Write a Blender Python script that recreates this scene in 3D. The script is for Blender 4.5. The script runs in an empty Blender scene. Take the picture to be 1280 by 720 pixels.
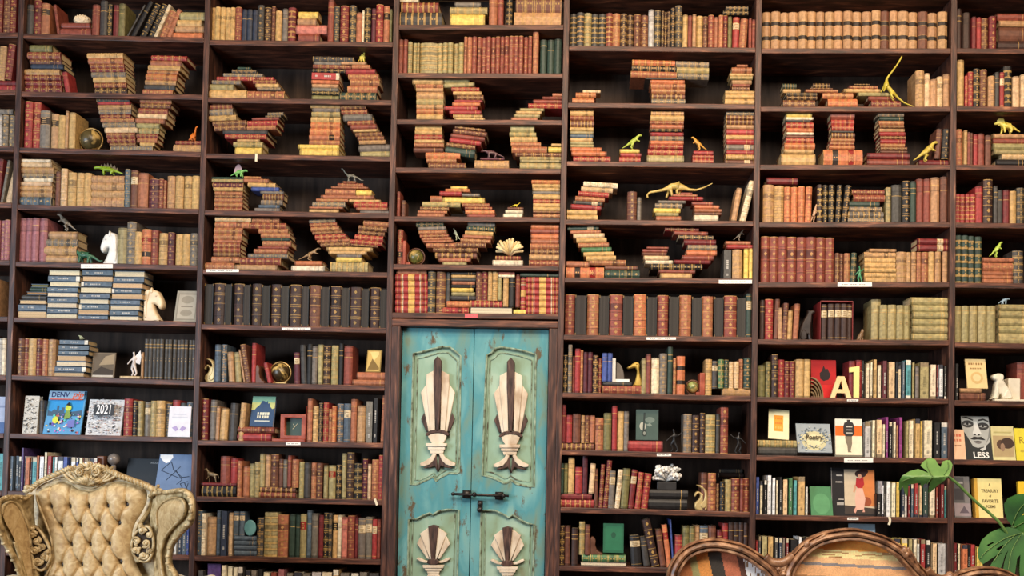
import bpy, bmesh, math, random
from mathutils import Vector, Matrix
rng = random.Random(7)
scene = bpy.context.scene
COL = scene.collection
# ---------------------------------------------------------------- camera
F_PX, DIST, EYE = 1220.0, 5.0, 1.3
YAW, PITCH, ROLL = 0.02085938, 0.0284375, 0.01826172
PPX, PPY = 705.1755, 554.8377
fwd = Vector((-math.sin(YAW)*math.cos(PITCH), math.cos(YAW)*math.cos(PITCH), math.sin(PITCH)))
rt = Vector((math.cos(YAW), math.sin(YAW), 0)); up = rt.cross(fwd)
R2 = rt*math.cos(ROLL)+up*math.sin(ROLL); U2 = -rt*math.sin(ROLL)+up*math.cos(ROLL)
CAM = Vector((0, -DIST, EYE))
cam = bpy.data.objects.new('camera', bpy.data.cameras.new('camera')); COL.objects.link(cam)
m = Matrix.Identity(4)
for i in range(3):
    m[i][0], m[i][1], m[i][2], m[i][3] = R2[i], U2[i], -fwd[i], CAM[i]
cam.matrix_world = m
cam.data.sensor_width = 36; cam.data.lens = F_PX/1280*36
cam.data.shift_x = (640-PPX)/1280; cam.data.shift_y = (PPY-360)/1280
scene.camera = cam
def ray(px, py): return fwd+R2*((px-PPX)/F_PX)-U2*((py-PPY)/F_PX)
def P(px, py, Y=0.0):
    d = ray(px, py); return CAM+d*((DIST+Y)/d.y)
# ---------------------------------------------------------------- helpers
def s2l(c):
    c = c/255.0
    return c/12.92 if c <= .04045 else ((c+.055)/1.055)**2.4
def lin(rgb): return (s2l(rgb[0]), s2l(rgb[1]), s2l(rgb[2]), 1.0)
def tag(o, label=None, cat=None, group=None, kind=None):
    if label: o['label'] = label
    if cat: o['category'] = cat
    if group: o['group'] = group
    if kind: o['kind'] = kind
    return o
def link(name, me, parent=None, mat=None):
    o = bpy.data.objects.new(name, me); COL.objects.link(o)
    if parent is not None: o.parent = parent
    if mat is not None:
        me.materials.clear(); me.materials.append(mat)
    return o
def empty(name, loc=(0, 0, 0)):
    o = bpy.data.objects.new(name, None); COL.objects.link(o); o.location = loc
    o.empty_display_size = .05
    return o
class MB:
    """collects verts/faces/colours for one mesh, in world (or local) coordinates"""
    def __init__(s): s.v = []; s.f = []; s.c = []; s.m = []
    def add(s, vs, fs, col=(1, 1, 1), mi=0):
        n = len(s.v); s.v += [tuple(x) for x in vs]
        for f in fs:
            s.f.append([n+i for i in f]); s.c.append(col); s.m.append(mi)
    def box(s, x0, x1, y0, y1, z0, z1, col=(1, 1, 1), mi=0, M=None):
        vs = [(x, y, z) for z in (z0, z1) for y in (y0, y1) for x in (x0, x1)]
        if M: vs = [M @ Vector(v) for v in vs]
        s.add(vs, [(0, 2, 3, 1), (4, 5, 7, 6), (0, 1, 5, 4), (2, 6, 7, 3), (0, 4, 6, 2), (1, 3, 7, 5)], col, mi)
    def tube(s, pts, rad, n=8, col=(1, 1, 1), cap=True, squash=None):
        pts = [Vector(p) for p in pts]; rs = rad if isinstance(rad, (list, tuple)) else [rad]*len(pts)
        rings = []; up_ = Vector((0, -1, 0))
        for i, p in enumerate(pts):
            t = (pts[min(i+1, len(pts)-1)]-pts[max(i-1, 0)])
            if t.length < 1e-9: t = Vector((0, 0, 1))
            t.normalize(); a = t.cross(up_)
            if a.length < 1e-3: a = t.cross(Vector((1, 0, 0)))
            a.normalize(); b = a.cross(t)
            rings.append([p+(a*math.cos(2*math.pi*k/n)+b*math.sin(2*math.pi*k/n)*(squash or 1))*rs[i] for k in range(n)])
        vs = [v for r in rings for v in r]
        fs = [(i*n+k, i*n+(k+1) % n, (i+1)*n+(k+1) % n, (i+1)*n+k) for i in range(len(pts)-1) for k in range(n)]
        if cap: fs += [tuple(range(n))[::-1], tuple((len(pts)-1)*n+k for k in range(n))]
        s.add(vs, fs, col)
    def ball(s, c, r, n=10, col=(1, 1, 1), sc=(1, 1, 1), M=None):
        vs = []; fs = []; h = n//2
        for i in range(h+1):
            a = math.pi*i/h
            for k in range(n):
                b = 2*math.pi*k/n
                v = Vector((r*sc[0]*math.sin(a)*math.cos(b), r*sc[1]*math.sin(a)*math.sin(b), r*sc[2]*math.cos(a)))
                vs.append((M @ v if M else v)+Vector(c))
        for i in range(h):
            for k in range(n): fs.append((i*n+k, (i+1)*n+k, (i+1)*n+(k+1) % n, i*n+(k+1) % n))
        s.add(vs, fs, col)
    def mesh(s, name, smooth=False):
        me = bpy.data.meshes.new(name); me.from_pydata(s.v, [], s.f)
        at = me.color_attributes.new('Col', 'FLOAT_COLOR', 'CORNER')
        buf = []
        for f, c in zip(s.f, s.c): buf += [c[0], c[1], c[2], 1.0]*len(f)
        at.data.foreach_set('color', buf)
        if any(s.m): me.polygons.foreach_set('material_index', s.m)
        if smooth: me.polygons.foreach_set('use_smooth', [True]*len(me.polygons))
        me.update(); return me
    def build(s, name, mat, parent=None, smooth=False, bevel=0, mat2=None):
        me = s.mesh(name, smooth)
        bm = bmesh.new(); bm.from_mesh(me); bmesh.ops.remove_doubles(bm, verts=bm.verts, dist=1e-6)
        bmesh.ops.recalc_face_normals(bm, faces=bm.faces); bm.to_mesh(me); bm.free()
        o = link(name, me, parent, mat)
        if mat2: me.materials.append(mat2)
        if bevel:
            b = o.modifiers.new('b', 'BEVEL'); b.width = bevel; b.segments = 2; b.limit_method = 'ANGLE'
        if parent is not None: o.matrix_parent_inverse = Matrix.Translation(parent.location).inverted()
        return o
def sweep(mb, path, prof, closed=False, col=(1, 1, 1), nrm=Vector((0, -1, 0))):
    """profile points (u across the path, w towards the viewer) carried along path"""
    path = [Vector(p) for p in path]; n = len(path); k = len(prof); vs = []
    for i, p in enumerate(path):
        a = path[(i-1) % n] if closed or i > 0 else p
        b = path[(i+1) % n] if closed or i < n-1 else p
        t = b-a
        if t.length < 1e-9: t = Vector((1, 0, 0))
        t.normalize(); side = t.cross(nrm); side.normalize()
        for u, w in prof: vs.append(p+side*u+nrm*w)
    fs = []
    for i in range(n if closed else n-1):
        j = (i+1) % n
        for q in range(k-1): fs.append((i*k+q, i*k+q+1, j*k+q+1, j*k+q))
        fs.append((i*k+k-1, i*k, j*k, j*k+k-1))
    if not closed: fs += [tuple(range(k)), tuple((n-1)*k+q for q in range(k))[::-1]]
    mb.add(vs, fs, col)
def smooth_path(pts, n=6, closed=False):
    pts = [Vector(p) for p in pts]; out = []; N = len(pts)
    for i in range(N if closed else N-1):
        g = lambda j: pts[j % N] if closed else pts[max(0, min(N-1, j))]
        p0, p1, p2, p3 = g(i-1), g(i), g(i+1), g(i+2)
        for k in range(n):
            t = k/n
            out.append(.5*((2*p1)+(p2-p0)*t+(2*p0-5*p1+4*p2-p3)*t*t+(3*p1-p0-3*p2+p3)*t**3))
    if not closed: out.append(pts[-1])
    return out
def poly2d(name, loops, y_front, depth, mat, parent=None, bevel=0.0, col=(1, 1, 1)):
    """filled flat shape from XZ loops (holes by even-odd), front face at y_front, thickness depth"""
    cu = bpy.data.curves.new(name, 'CURVE'); cu.dimensions = '2D'; cu.fill_mode = 'BOTH'
    cu.extrude = max(depth/2-bevel, 1e-5); cu.bevel_depth = bevel; cu.bevel_resolution = 1
    if bevel: cu.offset = -bevel
    for lp in loops:
        sp = cu.splines.new('POLY'); sp.points.add(len(lp)-1)
        for q, p in zip(sp.points, lp): q.co = (p[0], p[1], 0, 1)
        sp.use_cyclic_u = True
    tmp = bpy.data.objects.new('tmp', cu); COL.objects.link(tmp)
    dg = bpy.context.evaluated_depsgraph_get(); dg.update()
    me = bpy.data.meshes.new_from_object(tmp.evaluated_get(dg)); me.name = name
    bpy.data.objects.remove(tmp); bpy.data.curves.remove(cu)
    M = Matrix(((1, 0, 0, 0), (0, 0, -1, y_front+depth/2), (0, 1, 0, 0), (0, 0, 0, 1)))
    me.transform(M)
    at = me.color_attributes.new('Col', 'FLOAT_COLOR', 'CORNER')
    at.data.foreach_set('color', [col[0], col[1], col[2], 1.0]*len(me.loops))
    o = link(name, me, parent, mat)
    if parent is not None: o.matrix_parent_inverse = Matrix.Translation(parent.location).inverted()
    return o
def text_mesh(body, size, bold=0.0, squeeze=1.0, shear=0.0):
    cu = bpy.data.curves.new('t', 'FONT'); cu.body = body; cu.size = size; cu.align_x = 'CENTER'; cu.align_y = 'CENTER'
    cu.extrude = .0004; cu.offset = bold; cu.shear = shear; cu.resolution_u = 3
    tmp = bpy.data.objects.new('tmp', cu); COL.objects.link(tmp); tmp.scale.x = squeeze
    dg = bpy.context.evaluated_depsgraph_get(); dg.update()
    me = bpy.data.meshes.new_from_object(tmp.evaluated_get(dg))
    bpy.data.objects.remove(tmp); bpy.data.curves.remove(cu)
    me.transform(Matrix.Diagonal((squeeze, 1, 1, 1)))
    return me
# ---------------------------------------------------------------- materials
def node_mat(name, rough=.6, spec=.4, metal=0.0):
    mt = bpy.data.materials.new(name); mt.use_nodes = True; nt = mt.node_tree
    b = nt.nodes['Principled BSDF']; b.inputs['Roughness'].default_value = rough
    b.inputs['Specular IOR Level'].default_value = spec; b.inputs['Metallic'].default_value = metal
    return mt, nt, b
def N(nt, t, **kw):
    n = nt.nodes.new(t)
    for k, v in kw.items():
        if k in n.inputs: n.inputs[k].default_value = v
        else: setattr(n, k, v)
    return n
def ramp(nt, stops):
    r = N(nt, 'ShaderNodeValToRGB'); e = r.color_ramp.elements
    while len(e) < len(stops): e.new(.5)
    for q, (p, c) in zip(e, stops): q.position = p; q.color = c
    return r
def coords(nt, scale=(1, 1, 1), obj=True):
    tc = N(nt, 'ShaderNodeTexCoord'); mp = N(nt, 'ShaderNodeMapping'); mp.inputs['Scale'].default_value = scale
    nt.links.new(tc.outputs['Object'], mp.inputs['Vector']); return mp.outputs['Vector']
def mat_attr(name, rough=.55, spec=.35, var=.35, scale=60, bump=.12, metal=0.0, stretch=(1, 1, 1)):
    """colour from the mesh's own colour attribute, worn by noise"""
    mt, nt, b = node_mat(name, rough, spec, metal); L = nt.links
    a = N(nt, 'ShaderNodeAttribute', attribute_name='Col')
    n = N(nt, 'ShaderNodeTexNoise'); n.inputs['Scale'].default_value = scale; n.inputs['Detail'].default_value = 5
    L.new(coords(nt, stretch), n.inputs['Vector'])
    r = ramp(nt, [(.3, (1-var,)*3+(1,)), (.7, (1+var*.25,)*3+(1,))]); L.new(n.outputs['Fac'], r.inputs['Fac'])
    mx = N(nt, 'ShaderNodeMix', data_type='RGBA', blend_type='MULTIPLY'); mx.inputs['Factor'].default_value = 1
    L.new(a.outputs['Color'], mx.inputs[6]); L.new(r.outputs['Color'], mx.inputs[7])
    L.new(mx.outputs[2], b.inputs['Base Color'])
    if bump:
        bp = N(nt, 'ShaderNodeBump'); bp.inputs['Strength'].default_value = bump; bp.inputs['Distance'].default_value = .004
        L.new(n.outputs['Fac'], bp.inputs['Height']); L.new(bp.outputs['Normal'], b.inputs['Normal'])
    return mt
def mat_noise(name, stops, scale=8, rough=.6, spec=.4, stretch=(1, 1, 1), bump=.2, detail=6, metal=0.0, dist=0.0):
    mt, nt, b = node_mat(name, rough, spec, metal); L = nt.links
    n = N(nt, 'ShaderNodeTexNoise'); n.inputs['Scale'].default_value = scale; n.inputs['Detail'].default_value = detail
    n.inputs['Distortion'].default_value = dist
    L.new(coords(nt, stretch), n.inputs['Vector'])
    r = ramp(nt, [(p, lin(c)) for p, c in stops]); L.new(n.outputs['Fac'], r.inputs['Fac'])
    L.new(r.outputs['Color'], b.inputs['Base Color'])
    if bump:
        bp = N(nt, 'ShaderNodeBump'); bp.inputs['Strength'].default_value = bump; bp.inputs['Distance'].default_value = .006
        L.new(n.outputs['Fac'], bp.inputs['Height']); L.new(bp.outputs['Normal'], b.inputs['Normal'])
    return mt
M_BOOK = mat_attr('book_binding', .5, .4, .42, 55, .15)
M_PAGE = mat_attr('book_pages', .8, .2, .45, 30, .1, stretch=(30, 1, 30))
M_ATTR = mat_attr('printed_surface', .6, .3, .12, 30, 0)
M_GLOSS = mat_attr('glazed_surface', .3, .5, .2, 25, .05)
M_WOOD = mat_noise('dark_shelf_wood', [(.3, (40, 24, 19)), (.5, (80, 49, 38)), (.66, (122, 76, 56)), (.78, (190, 134, 96))], 5, .5, .4, (1.2, 6, 14), .25, 8, dist=.6)
M_POST = mat_noise('dark_post_wood', [(.3, (36, 23, 20)), (.5, (68, 44, 37)), (.66, (104, 68, 54)), (.78, (176, 126, 94))], 5, .5, .4, (14, 6, 1.2), .25, 8, dist=.6)
M_BACK = mat_noise('dark_back_board', [(.3, (42, 33, 28)), (.6, (64, 51, 43)), (.8, (82, 66, 55))], 4, .7, .2, (8, 8, 1), .1)
def chipped(mt, under, lo=.60, hi=.66, sc=7, st=(2.2, 2, 1)):
    nt = mt.node_tree; L = nt.links; b = nt.nodes['Principled BSDF']; src = b.inputs['Base Color'].links[0].from_socket
    n = N(nt, 'ShaderNodeTexNoise'); n.inputs['Scale'].default_value = sc; n.inputs['Detail'].default_value = 12; n.inputs['Roughness'].default_value = .7
    L.new(coords(nt, st), n.inputs['Vector']); r = ramp(nt, [(lo, (0, 0, 0, 1)), (hi, (1, 1, 1, 1))]); L.new(n.outputs['Fac'], r.inputs['Fac'])
    mx = N(nt, 'ShaderNodeMix', data_type='RGBA'); L.new(r.outputs['Color'], mx.inputs['Factor']); L.new(src, mx.inputs[6]); mx.inputs[7].default_value = lin(under)
    L.new(mx.outputs[2], b.inputs['Base Color']); return mt
M_TURQ = chipped(mat_noise('weathered_turquoise_paint', [(.28, (116, 120, 94)), (.38, (104, 140, 130)), (.5, (78, 142, 150)), (.62, (106, 160, 162)), (.8, (138, 170, 152))], 3.2, .55, .3, (3, 2, 1), .3, 10, dist=.5), (92, 78, 56), .57, .63)
M_PALE = chipped(mat_noise('weathered_pale_green_paint', [(.24, (124, 118, 88)), (.36, (130, 154, 128)), (.55, (142, 172, 152)), (.8, (170, 190, 170))], 4, .6, .3, (2, 2, 1), .3, 10, dist=.4), (120, 116, 84), .64, .70, 9)
M_TRIM = mat_noise('worn_green_moulding', [(.34, (76, 66, 50)), (.46, (124, 140, 116)), (.6, (146, 168, 146)), (.75, (176, 186, 162))], 22, .6, .3, (2, 2, 1), .3)
M_CREAMWOOD = mat_noise('cream_painted_carving', [(.3, (176, 152, 126)), (.5, (214, 198, 174)), (.8, (232, 222, 204))], 9, .5, .35, (2, 2, 1), .15)
M_DARKWOOD = mat_noise('dark_carved_wood', [(.3, (40, 26, 22)), (.6, (86, 62, 52)), (.8, (120, 92, 78))], 14, .5, .4, (6, 6, 1), .2)
M_IRON = mat_noise('dark_iron', [(.3, (28, 26, 26)), (.7, (66, 62, 60))], 30, .4, .5, bump=.1, metal=.6)
M_GOLD = mat_noise('antique_gold_carving', [(.3, (108, 88, 58)), (.45, (170, 146, 102)), (.62, (206, 184, 140)), (.8, (238, 224, 188))], 34, .42, .5, (1, 1, 1), .35, 6)  # dark noise tones put crevice shade into the gold colour
M_DAMASK = mat_noise('gold_damask_upholstery', [(.35, (172, 142, 98)), (.5, (192, 164, 118)), (.6, (200, 174, 128)), (.75, (214, 192, 150))], 34, .5, .4, bump=.04, detail=3, dist=1.2)
M_BUTTON = mat_noise('dark_upholstery_button', [(.3, (26, 18, 12)), (.7, (52, 36, 22))], 20, .5)
M_WALNUT = mat_noise('carved_walnut', [(.34, (74, 48, 34)), (.48, (122, 84, 58)), (.6, (156, 114, 82)), (.78, (196, 156, 120))], 20, .35, .5, (1.5, 2, 1.5), .15, 6)
M_PLANK = mat_attr('reclaimed_planks', .5, .4, .22, 18, .15, stretch=(1, 1, 1))
M_LEAF = mat_noise('monstera_leaf_green', [(.3, (26, 62, 22)), (.55, (44, 92, 34)), (.8, (84, 128, 58))], 7, .6, .3, bump=.05)
M_LEAF2 = mat_noise('monstera_leaf_light_green', [(.3, (66, 108, 50)), (.55, (100, 142, 66)), (.8, (146, 178, 96))], 7, .35, .5, bump=.05)
M_STEM = mat_noise('monstera_stem', [(.3, (72, 106, 50)), (.7, (112, 140, 72))], 9, .45)
M_FLOOR = mat_noise('wooden_floor', [(.3, (70, 46, 30)), (.6, (108, 74, 48)), (.8, (132, 96, 64))], 3, .4, .4, (1, 9, 1), .05)
M_WALL = mat_noise('dark_plaster_wall', [(.3, (52, 44, 40)), (.7, (72, 62, 56))], 4, .8, .2)
M_POT = mat_noise('terracotta_pot', [(.3, (120, 66, 42)), (.7, (160, 96, 64))], 8, .7)
def solid(name, c, rough=.45, var=18, metal=0.0, spec=.5):
    d = tuple(max(0, x-var) for x in c); l = tuple(min(255, x+var) for x in c)
    return mat_noise(name, [(.3, d), (.5, c), (.75, l)], 20, rough, spec, bump=.05, metal=metal)
# ---------------------------------------------------------------- bookcase data (measured on the shelf fronts)
DIV = [-2.998, -2.012, -1.020, -0.132, 0.863, 1.865]      # centre lines of the uprights
BAYX = [(-3.90, -2.998), (-2.998, -2.012), (-2.012, -1.020), (-1.020, -0.132), (-0.132, 0.863), (0.863, 1.865), (1.865, 2.86)]
PW = 0.030                                                 # upright width
TH = 0.0275                                                # shelf thickness
DEPTH = 0.30
SHPX = [
 [(-20,40,24,41),(-20,112,20,113),(-20,182.5,17,183.5),(-20,253,14,254),(-20,324.5,12,325.5),(-20,395,9,396),(-20,468.5,7,469),(-20,541,5,541.5),(-20,613,4,613.5),(-20,688,3,688.5)],
 [(30,41.6,255,47),(26,114,254,118.2),(24,184,252,189.6),(22,255.5,251,261),(21,326.6,248,331.6),(18,396.5,247,402),(15,468.4,244,475.5),(12,541.5,241,546.6),(9,613.5,238,620),(7,688,236,694)],
 [(262,49.4,490,52.4),(261,121.5,489,125),(259,191.5,488,195.5),(257,262.4,487,266.5),(255,336.5,486,340.3),(253,405,484,410),(250,477,483,482),(249,550,479,553.7),(246,620.4,478,625),(245,694.4,476,699.5)],
 [(498,30.7,704,30.7),(498,90.8,704,91.5),(497,148.7,703,149.9),(496,209,702,210.7),(495,270,700,271.6),(494,330,699,332),(493,390.5,697,392.6)],
 [(712,57,945,59.3),(712,128,945,130),(711,201,944,204),(708,274,944,276.3),(707,346.6,943,348.2),(705,418.2,942,421.2),(703,490.4,939,495),(701,562,938,567.6),(700,634,937,640),(699,707,936,711.5)],
 [(953,60.2,1187,60.2),(953,133,1188,133),(952,205.7,1188,205.7),(952,277.7,1187,277.7),(950,352.7,1186,352.7),(949,423.9,1185,425.2),(947,496,1184,498.5),(947,569,1183,573),(944,643,1185,647.5),(943,717,1184,721)],
 [(1196,60,1280,60),(1196,132.5,1280,132.5),(1196,205.5,1280,205.5),(1195,278,1280,278),(1195,353,1280,353),(1194,428,1280,428),(1194,500.2,1280,500.6),(1193,574,1280,574.4),(1194,646.8,1280,648),(1193,722,1280,723)],
]
SHELF = []
for b in range(7):
    rows = []
    for (x0, y0, x1, y1) in SHPX[b]:
        a, c = P(x0, y0), P(x1, y1)
        s = (c.z-a.z)/(c.x-a.x)
        if b in (0, 6): s = 0.0
        rows.append((a.x, a.z, s))
    if b != 3:
        for k in range(2):                                  # the two lowest boards, below the picture
            x, z, s = rows[-1]; rows.append((x, z-.30, 0.0))
    SHELF.append(rows)
def zs(b, r, X):
    x, z, s = SHELF[b][r]; return z+s*(X-x)
BAYNAME = ['left-edge bay', 'armchair bay', 'bay left of door', 'bay above door', 'bay right of door', 'settee bay', 'right-edge bay']
ROWNAME = ['top', 'second', 'third', 'fourth', 'fifth', 'sixth', 'seventh', 'eighth', 'ninth', 'tenth', 'lowest']
BASES = ['tall dark wood bookcase cut by the left picture edge', 'tall dark wood bookcase standing behind the gold armchair',
 'tall dark wood bookcase directly left of the turquoise door', 'dark wood bookcase section standing over the turquoise door',
 'tall dark wood bookcase directly right of the turquoise door', 'tall dark wood bookcase behind the carved wooden settee', 'tall dark wood bookcase cut by the right picture edge']
for b in range(7):
    x0, x1 = BAYX[b]
    root = tag(empty('bookcase', ((x0+x1)/2, DEPTH/2, 0)), BASES[b], 'bookcase', 'bookcases along the wall')
    zb = 0.0 if b != 3 else SHELF[3][6][1]-TH
    top = 3.86
    mb = MB(); mb.box(x0-PW/2, x1+PW/2 if b == 6 else x1-PW/2, DEPTH, DEPTH+.015, zb, top); mb.build('back_panel', M_BACK, root)
    sides = [x0] if b < 6 else [x0, x1]
    if b == 0: sides = [x0]
    for x in sides:
        mb = MB(); mb.box(x-PW/2, x+PW/2, 0, DEPTH, 0, top); mb.build('side_panel', M_POST, root, bevel=.0025)
    L0, L1 = x0+PW/2, x1-PW/2
    ends = [(zs(b, r, L0), zs(b, r, L1)) for r in range(len(SHELF[b]))]
    zt = ends[0][0]+.30
    ends.append((zt, zt))
    for (za, zc) in ends:
        mb = MB()
        vs = [(L0, 0, za-TH), (L1, 0, zc-TH), (L1, DEPTH, zc-TH), (L0, DEPTH, za-TH), (L0, 0, za), (L1, 0, zc), (L1, DEPTH, zc), (L0, DEPTH, za)]
        mb.add(vs, [(0, 1, 5, 4), (1, 2, 6, 5), (2, 3, 7, 6), (3, 0, 4, 7), (4, 5, 6, 7), (3, 2, 1, 0)])
        mb.build('shelf', M_WOOD, root, bevel=.003)
# ---------------------------------------------------------------- books: palette and bindings
PAL = {
 'tn': ((188, 140, 88), 'tan'), 'lt': ((222, 184, 132), 'light tan'), 'cr': ((232, 214, 176), 'cream'), 'wh': ((236, 234, 228), 'white'),
 'or': ((176, 102, 60), 'russet'), 'og': ((204, 110, 52), 'orange'), 'br': ((116, 66, 44), 'brown'), 'db': ((66, 42, 34), 'dark brown'),
 'rb': ((144, 64, 44), 'reddish-brown'), 'rd': ((168, 42, 40), 'red'), 'dr': ((124, 32, 34), 'dark red'), 'mr': ((98, 36, 48), 'maroon'),
 'pk': ((170, 98, 104), 'dusty pink'), 'sa': ((214, 120, 96), 'salmon'), 'bk': ((34, 31, 31), 'black'), 'ch': ((70, 66, 62), 'charcoal'),
 'gy': ((122, 112, 100), 'grey'), 'lg': ((184, 180, 176), 'light grey'), 'nv': ((46, 56, 76), 'navy'), 'bl': ((62, 84, 158), 'blue'),
 'sb': ((82, 99, 113), 'slate blue'), 'tq': ((74, 160, 164), 'turquoise'), 'gn': ((70, 122, 74), 'green'), 'dg': ((48, 70, 58), 'dark green'),
 'ol': ((124, 116, 62), 'olive'), 'mo': ((166, 150, 92), 'khaki'), 'yl': ((236, 196, 62), 'yellow'), 'yt': ((204, 160, 88), 'honey'),
 'pu': ((84, 56, 116), 'purple'), 'mg': ((150, 50, 130), 'magenta')}
GILT = tuple(s2l(x) for x in (206, 164, 92))
DARK = tuple(s2l(x) for x in (44, 32, 26))
CREAM = tuple(s2l(x) for x in (226, 206, 168))
REDL = tuple(s2l(x) for x in (150, 34, 30))
STYLE = {'p': 'plain', 'g': 'gilt-banded', 'd': 'gilt-tooled', 's': 'gold-striped', 'l': 'labelled', 'L': 'double-labelled', 'b': 'dark-banded', 't': 'lettered',
 'f': 'pages-out', 'F': 'marbled-edge', 'k': 'gilt-lined', 'm': 'diamond-tooled', 'y': 'gold-labelled'}
def jit(c, a=.10):
    k = 1+rng.uniform(-a, a); return tuple(max(0, min(1, x*k*(1+rng.uniform(-a*.3, a*.3)))) for x in c)
def mul(c, k): return tuple(min(1, x*k) for x in c)
def bookgeo(t, h, d, code, st):
    """book in local axes (l along the spine, a across the thickness, y away from the viewer); parts: cover, pages, label"""
    cov, pag, lab = MB(), MB(), MB()
    c = jit(tuple(s2l(x) for x in PAL[code][0])); lum = .3*c[0]+.55*c[1]+.15*c[2]; c = tuple(min(1, (x*.84+lum*.16)*1.04) for x in c)
    g = tuple(x*.42+y*.58 for x, y in zip(c, jit(GILT, .15)))
    fore = st in 'fF'
    bd = min(.0028, t*.16)
    flat = st in 't' or fore
    b = 0.0008 if flat else min(.26*t, .011)
    us = [-1, 1] if flat else [-1, -.78, -.35, .35, .78, 1]
    lev = []                                                # (l0,l1,colour,raise)
    def seg(a0, a1, col, r=0.0): lev.append((a0, a1, col, r))
    orn = []
    dk = mul(c, .55)
    if st == 'p':
        seg(0, .05, dk); seg(.05, .07, mul(c, 1.2)); seg(.07, .70, c); seg(.70, .72, g if rng.random() < .6 else dk); seg(.72, .82, mul(c, .85)); seg(.82, .84, g if rng.random() < .6 else dk); seg(.84, .95, c); seg(.95, 1, dk)
    elif st in 'gmdL':
        k = 5 if st != 'm' else 4
        q = 0.0
        for i in range(k):
            a0, a1 = i/k, (i+1)/k
            cc = c
            if st == 'L': cc = REDL if i == 3 else DARK if i == 1 else c
            elif i == k-2 and rng.random() < .4: cc = mul(c, .5)
            e = .018
            if i: seg(a0-e*.9, a0+e*.9, mul(c, 1.15) if st != 'd' else g, .0016)
            lo, hi = a0+(e*.9 if i else 0), a1-(e*.9 if i < k-1 else 0)
            if st == 'd':
                seg(lo, lo+.02, c); seg(lo+.02, lo+.032, g); seg(lo+.032, hi-.032, cc); seg(hi-.032, hi-.02, g); seg(hi-.02, hi, c)
            else:
                gg = g if rng.random() < .75 else dk
                seg(lo, lo+.016, gg); seg(lo+.016, hi-.016, cc); seg(hi-.016, hi, gg)
            orn.append(((a0+a1)/2, 'dia' if st in 'mg' else 'dot'))
    elif st == 's':
        k = 7
        for i in range(k):
            a0, a1 = i/k, (i+1)/k
            seg(a0, a0+.045, g, .001); seg(a0+.045, a0+.06, dk); seg(a0+.06, a1-.012, c if i != 4 else mul(c, .6)); seg(a1-.012, a1, dk)
            if i % 2: orn.append(((a0+a1)/2+.02, 'dot'))
    elif st == 'l':
        lc = CREAM if sum(c) < .5 else (REDL if rng.random() < .5 else DARK)
        seg(0, .06, c); seg(.06, .075, g); seg(.075, .63, c); seg(.63, .645, g); seg(.645, .82, lc); seg(.82, .835, g); seg(.835, .93, c); seg(.93, .945, g); seg(.945, 1, c)
    elif st == 'b':
        seg(0, .265, c); seg(.265, .275, g); seg(.275, .375, DARK); seg(.375, .385, g); seg(.385, .63, jit(c, .05)); seg(.63, .64, g); seg(.64, .74, DARK); seg(.74, .75, g); seg(.75, .98, jit(c, .05)); seg(.98, 1, mul(c, .7))
    elif st == 'k':
        seg(0, .04, dk); seg(.04, .06, g); seg(.06, .78, c); seg(.78, .80, g); seg(.80, .86, mul(c, 1.25)); seg(.86, .88, g); seg(.88, 1, c); orn.append((.5, 'dot'))
    elif st == 'y':
        seg(0, .06, c); seg(.06, .085, g, .001); seg(.085, .17, mul(c, .8)); seg(.17, .20, g, .001); seg(.20, .22, c); seg(.22, .25, mul(CREAM, .8), .001); seg(.25, .38, c); seg(.38, .40, mul(c, .6)); seg(.40, .60, mul(GILT, 1.15), .001); seg(.60, .62, mul(c, .6)); seg(.62, .76, c); seg(.76, .79, mul(CREAM, .8), .001); seg(.79, .81, c); seg(.81, .84, g, .001); seg(.84, .92, mul(c, .8)); seg(.92, .945, g, .001); seg(.945, 1, c)
    elif st == 't':
        c = tuple(min(.92, x*1.12) for x in c)
        c2 = tuple(s2l(x) for x in rng.choice([(236, 228, 210), (214, 200, 170), (228, 220, 206), (60, 60, 70), (150, 130, 100)]))
        z = rng.choice([.0, .0, .0, .12])
        seg(0, .08, c if rng.random() < .8 else c2); seg(.08, 1-z-.001, c); seg(1-z-.001, 1, c if z == 0 else c2)
        ink = mul(c, .62) if sum(c) > .6 else mul((.8, .76, .68), .7)
        orn += [(rng.uniform(.45, .6), 'txt', ink, rng.uniform(.25, .42)), (.17, 'txt', ink, .08)]
    else:
        seg(0, 1, c)
    if not fore:
        for (a0, a1, col, r) in lev:
            vs = []
            for l in (a0*h, a1*h):
                for u in us: vs.append((l, u*t/2*(1+r*8), b*u*u-r))
            k = len(us)
            cov.add(vs, [(i, i+1, k+i+1, k+i) for i in range(k-1)], col)
        for l in (0, h):
            vs = [(l, u*t/2, b*u*u) for u in us]+[(l, t/2, b+.006), (l, -t/2, b+.006)]
            cov.add(vs, [tuple(range(len(vs)))], dk)
        w = t*.5
        for o_ in orn:
            l = o_[0]*h; y = -.0007-(0 if flat else 0)
            if o_[1] == 'dia':
                s = min(w*.42, h*.04); cov.add([(l-s*1.2, 0, y), (l, -s, y), (l+s*1.2, 0, y), (l, s, y)], [(0, 1, 2, 3)], g)
            elif o_[1] == 'dot':
                for dl in (-.03*h, .03*h):
                    s = min(w*.30, h*.018); cov.add([(l+dl-s, -s, y), (l+dl+s, -s, y), (l+dl+s, s, y), (l+dl-s, s, y)], [(0, 1, 2, 3)], g)
            elif o_[1] == 'txt':
                ln = o_[3]*h; ww = t*.12; n = max(3, int(ln/.009)); a = l-ln/2
                for i in range(n):
                    s0 = a+ln*i/n; s1 = s0+ln/n*.68
                    cov.add([(s0, -ww, y), (s1, -ww, y), (s1, ww, y), (s0, ww, y)], [(0, 1, 2, 3)], o_[2])
        y0 = b
        fy, by = b+.002, d-.004
    else:
        y0 = 0.0; fy, by = .003, d-.002
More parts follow.
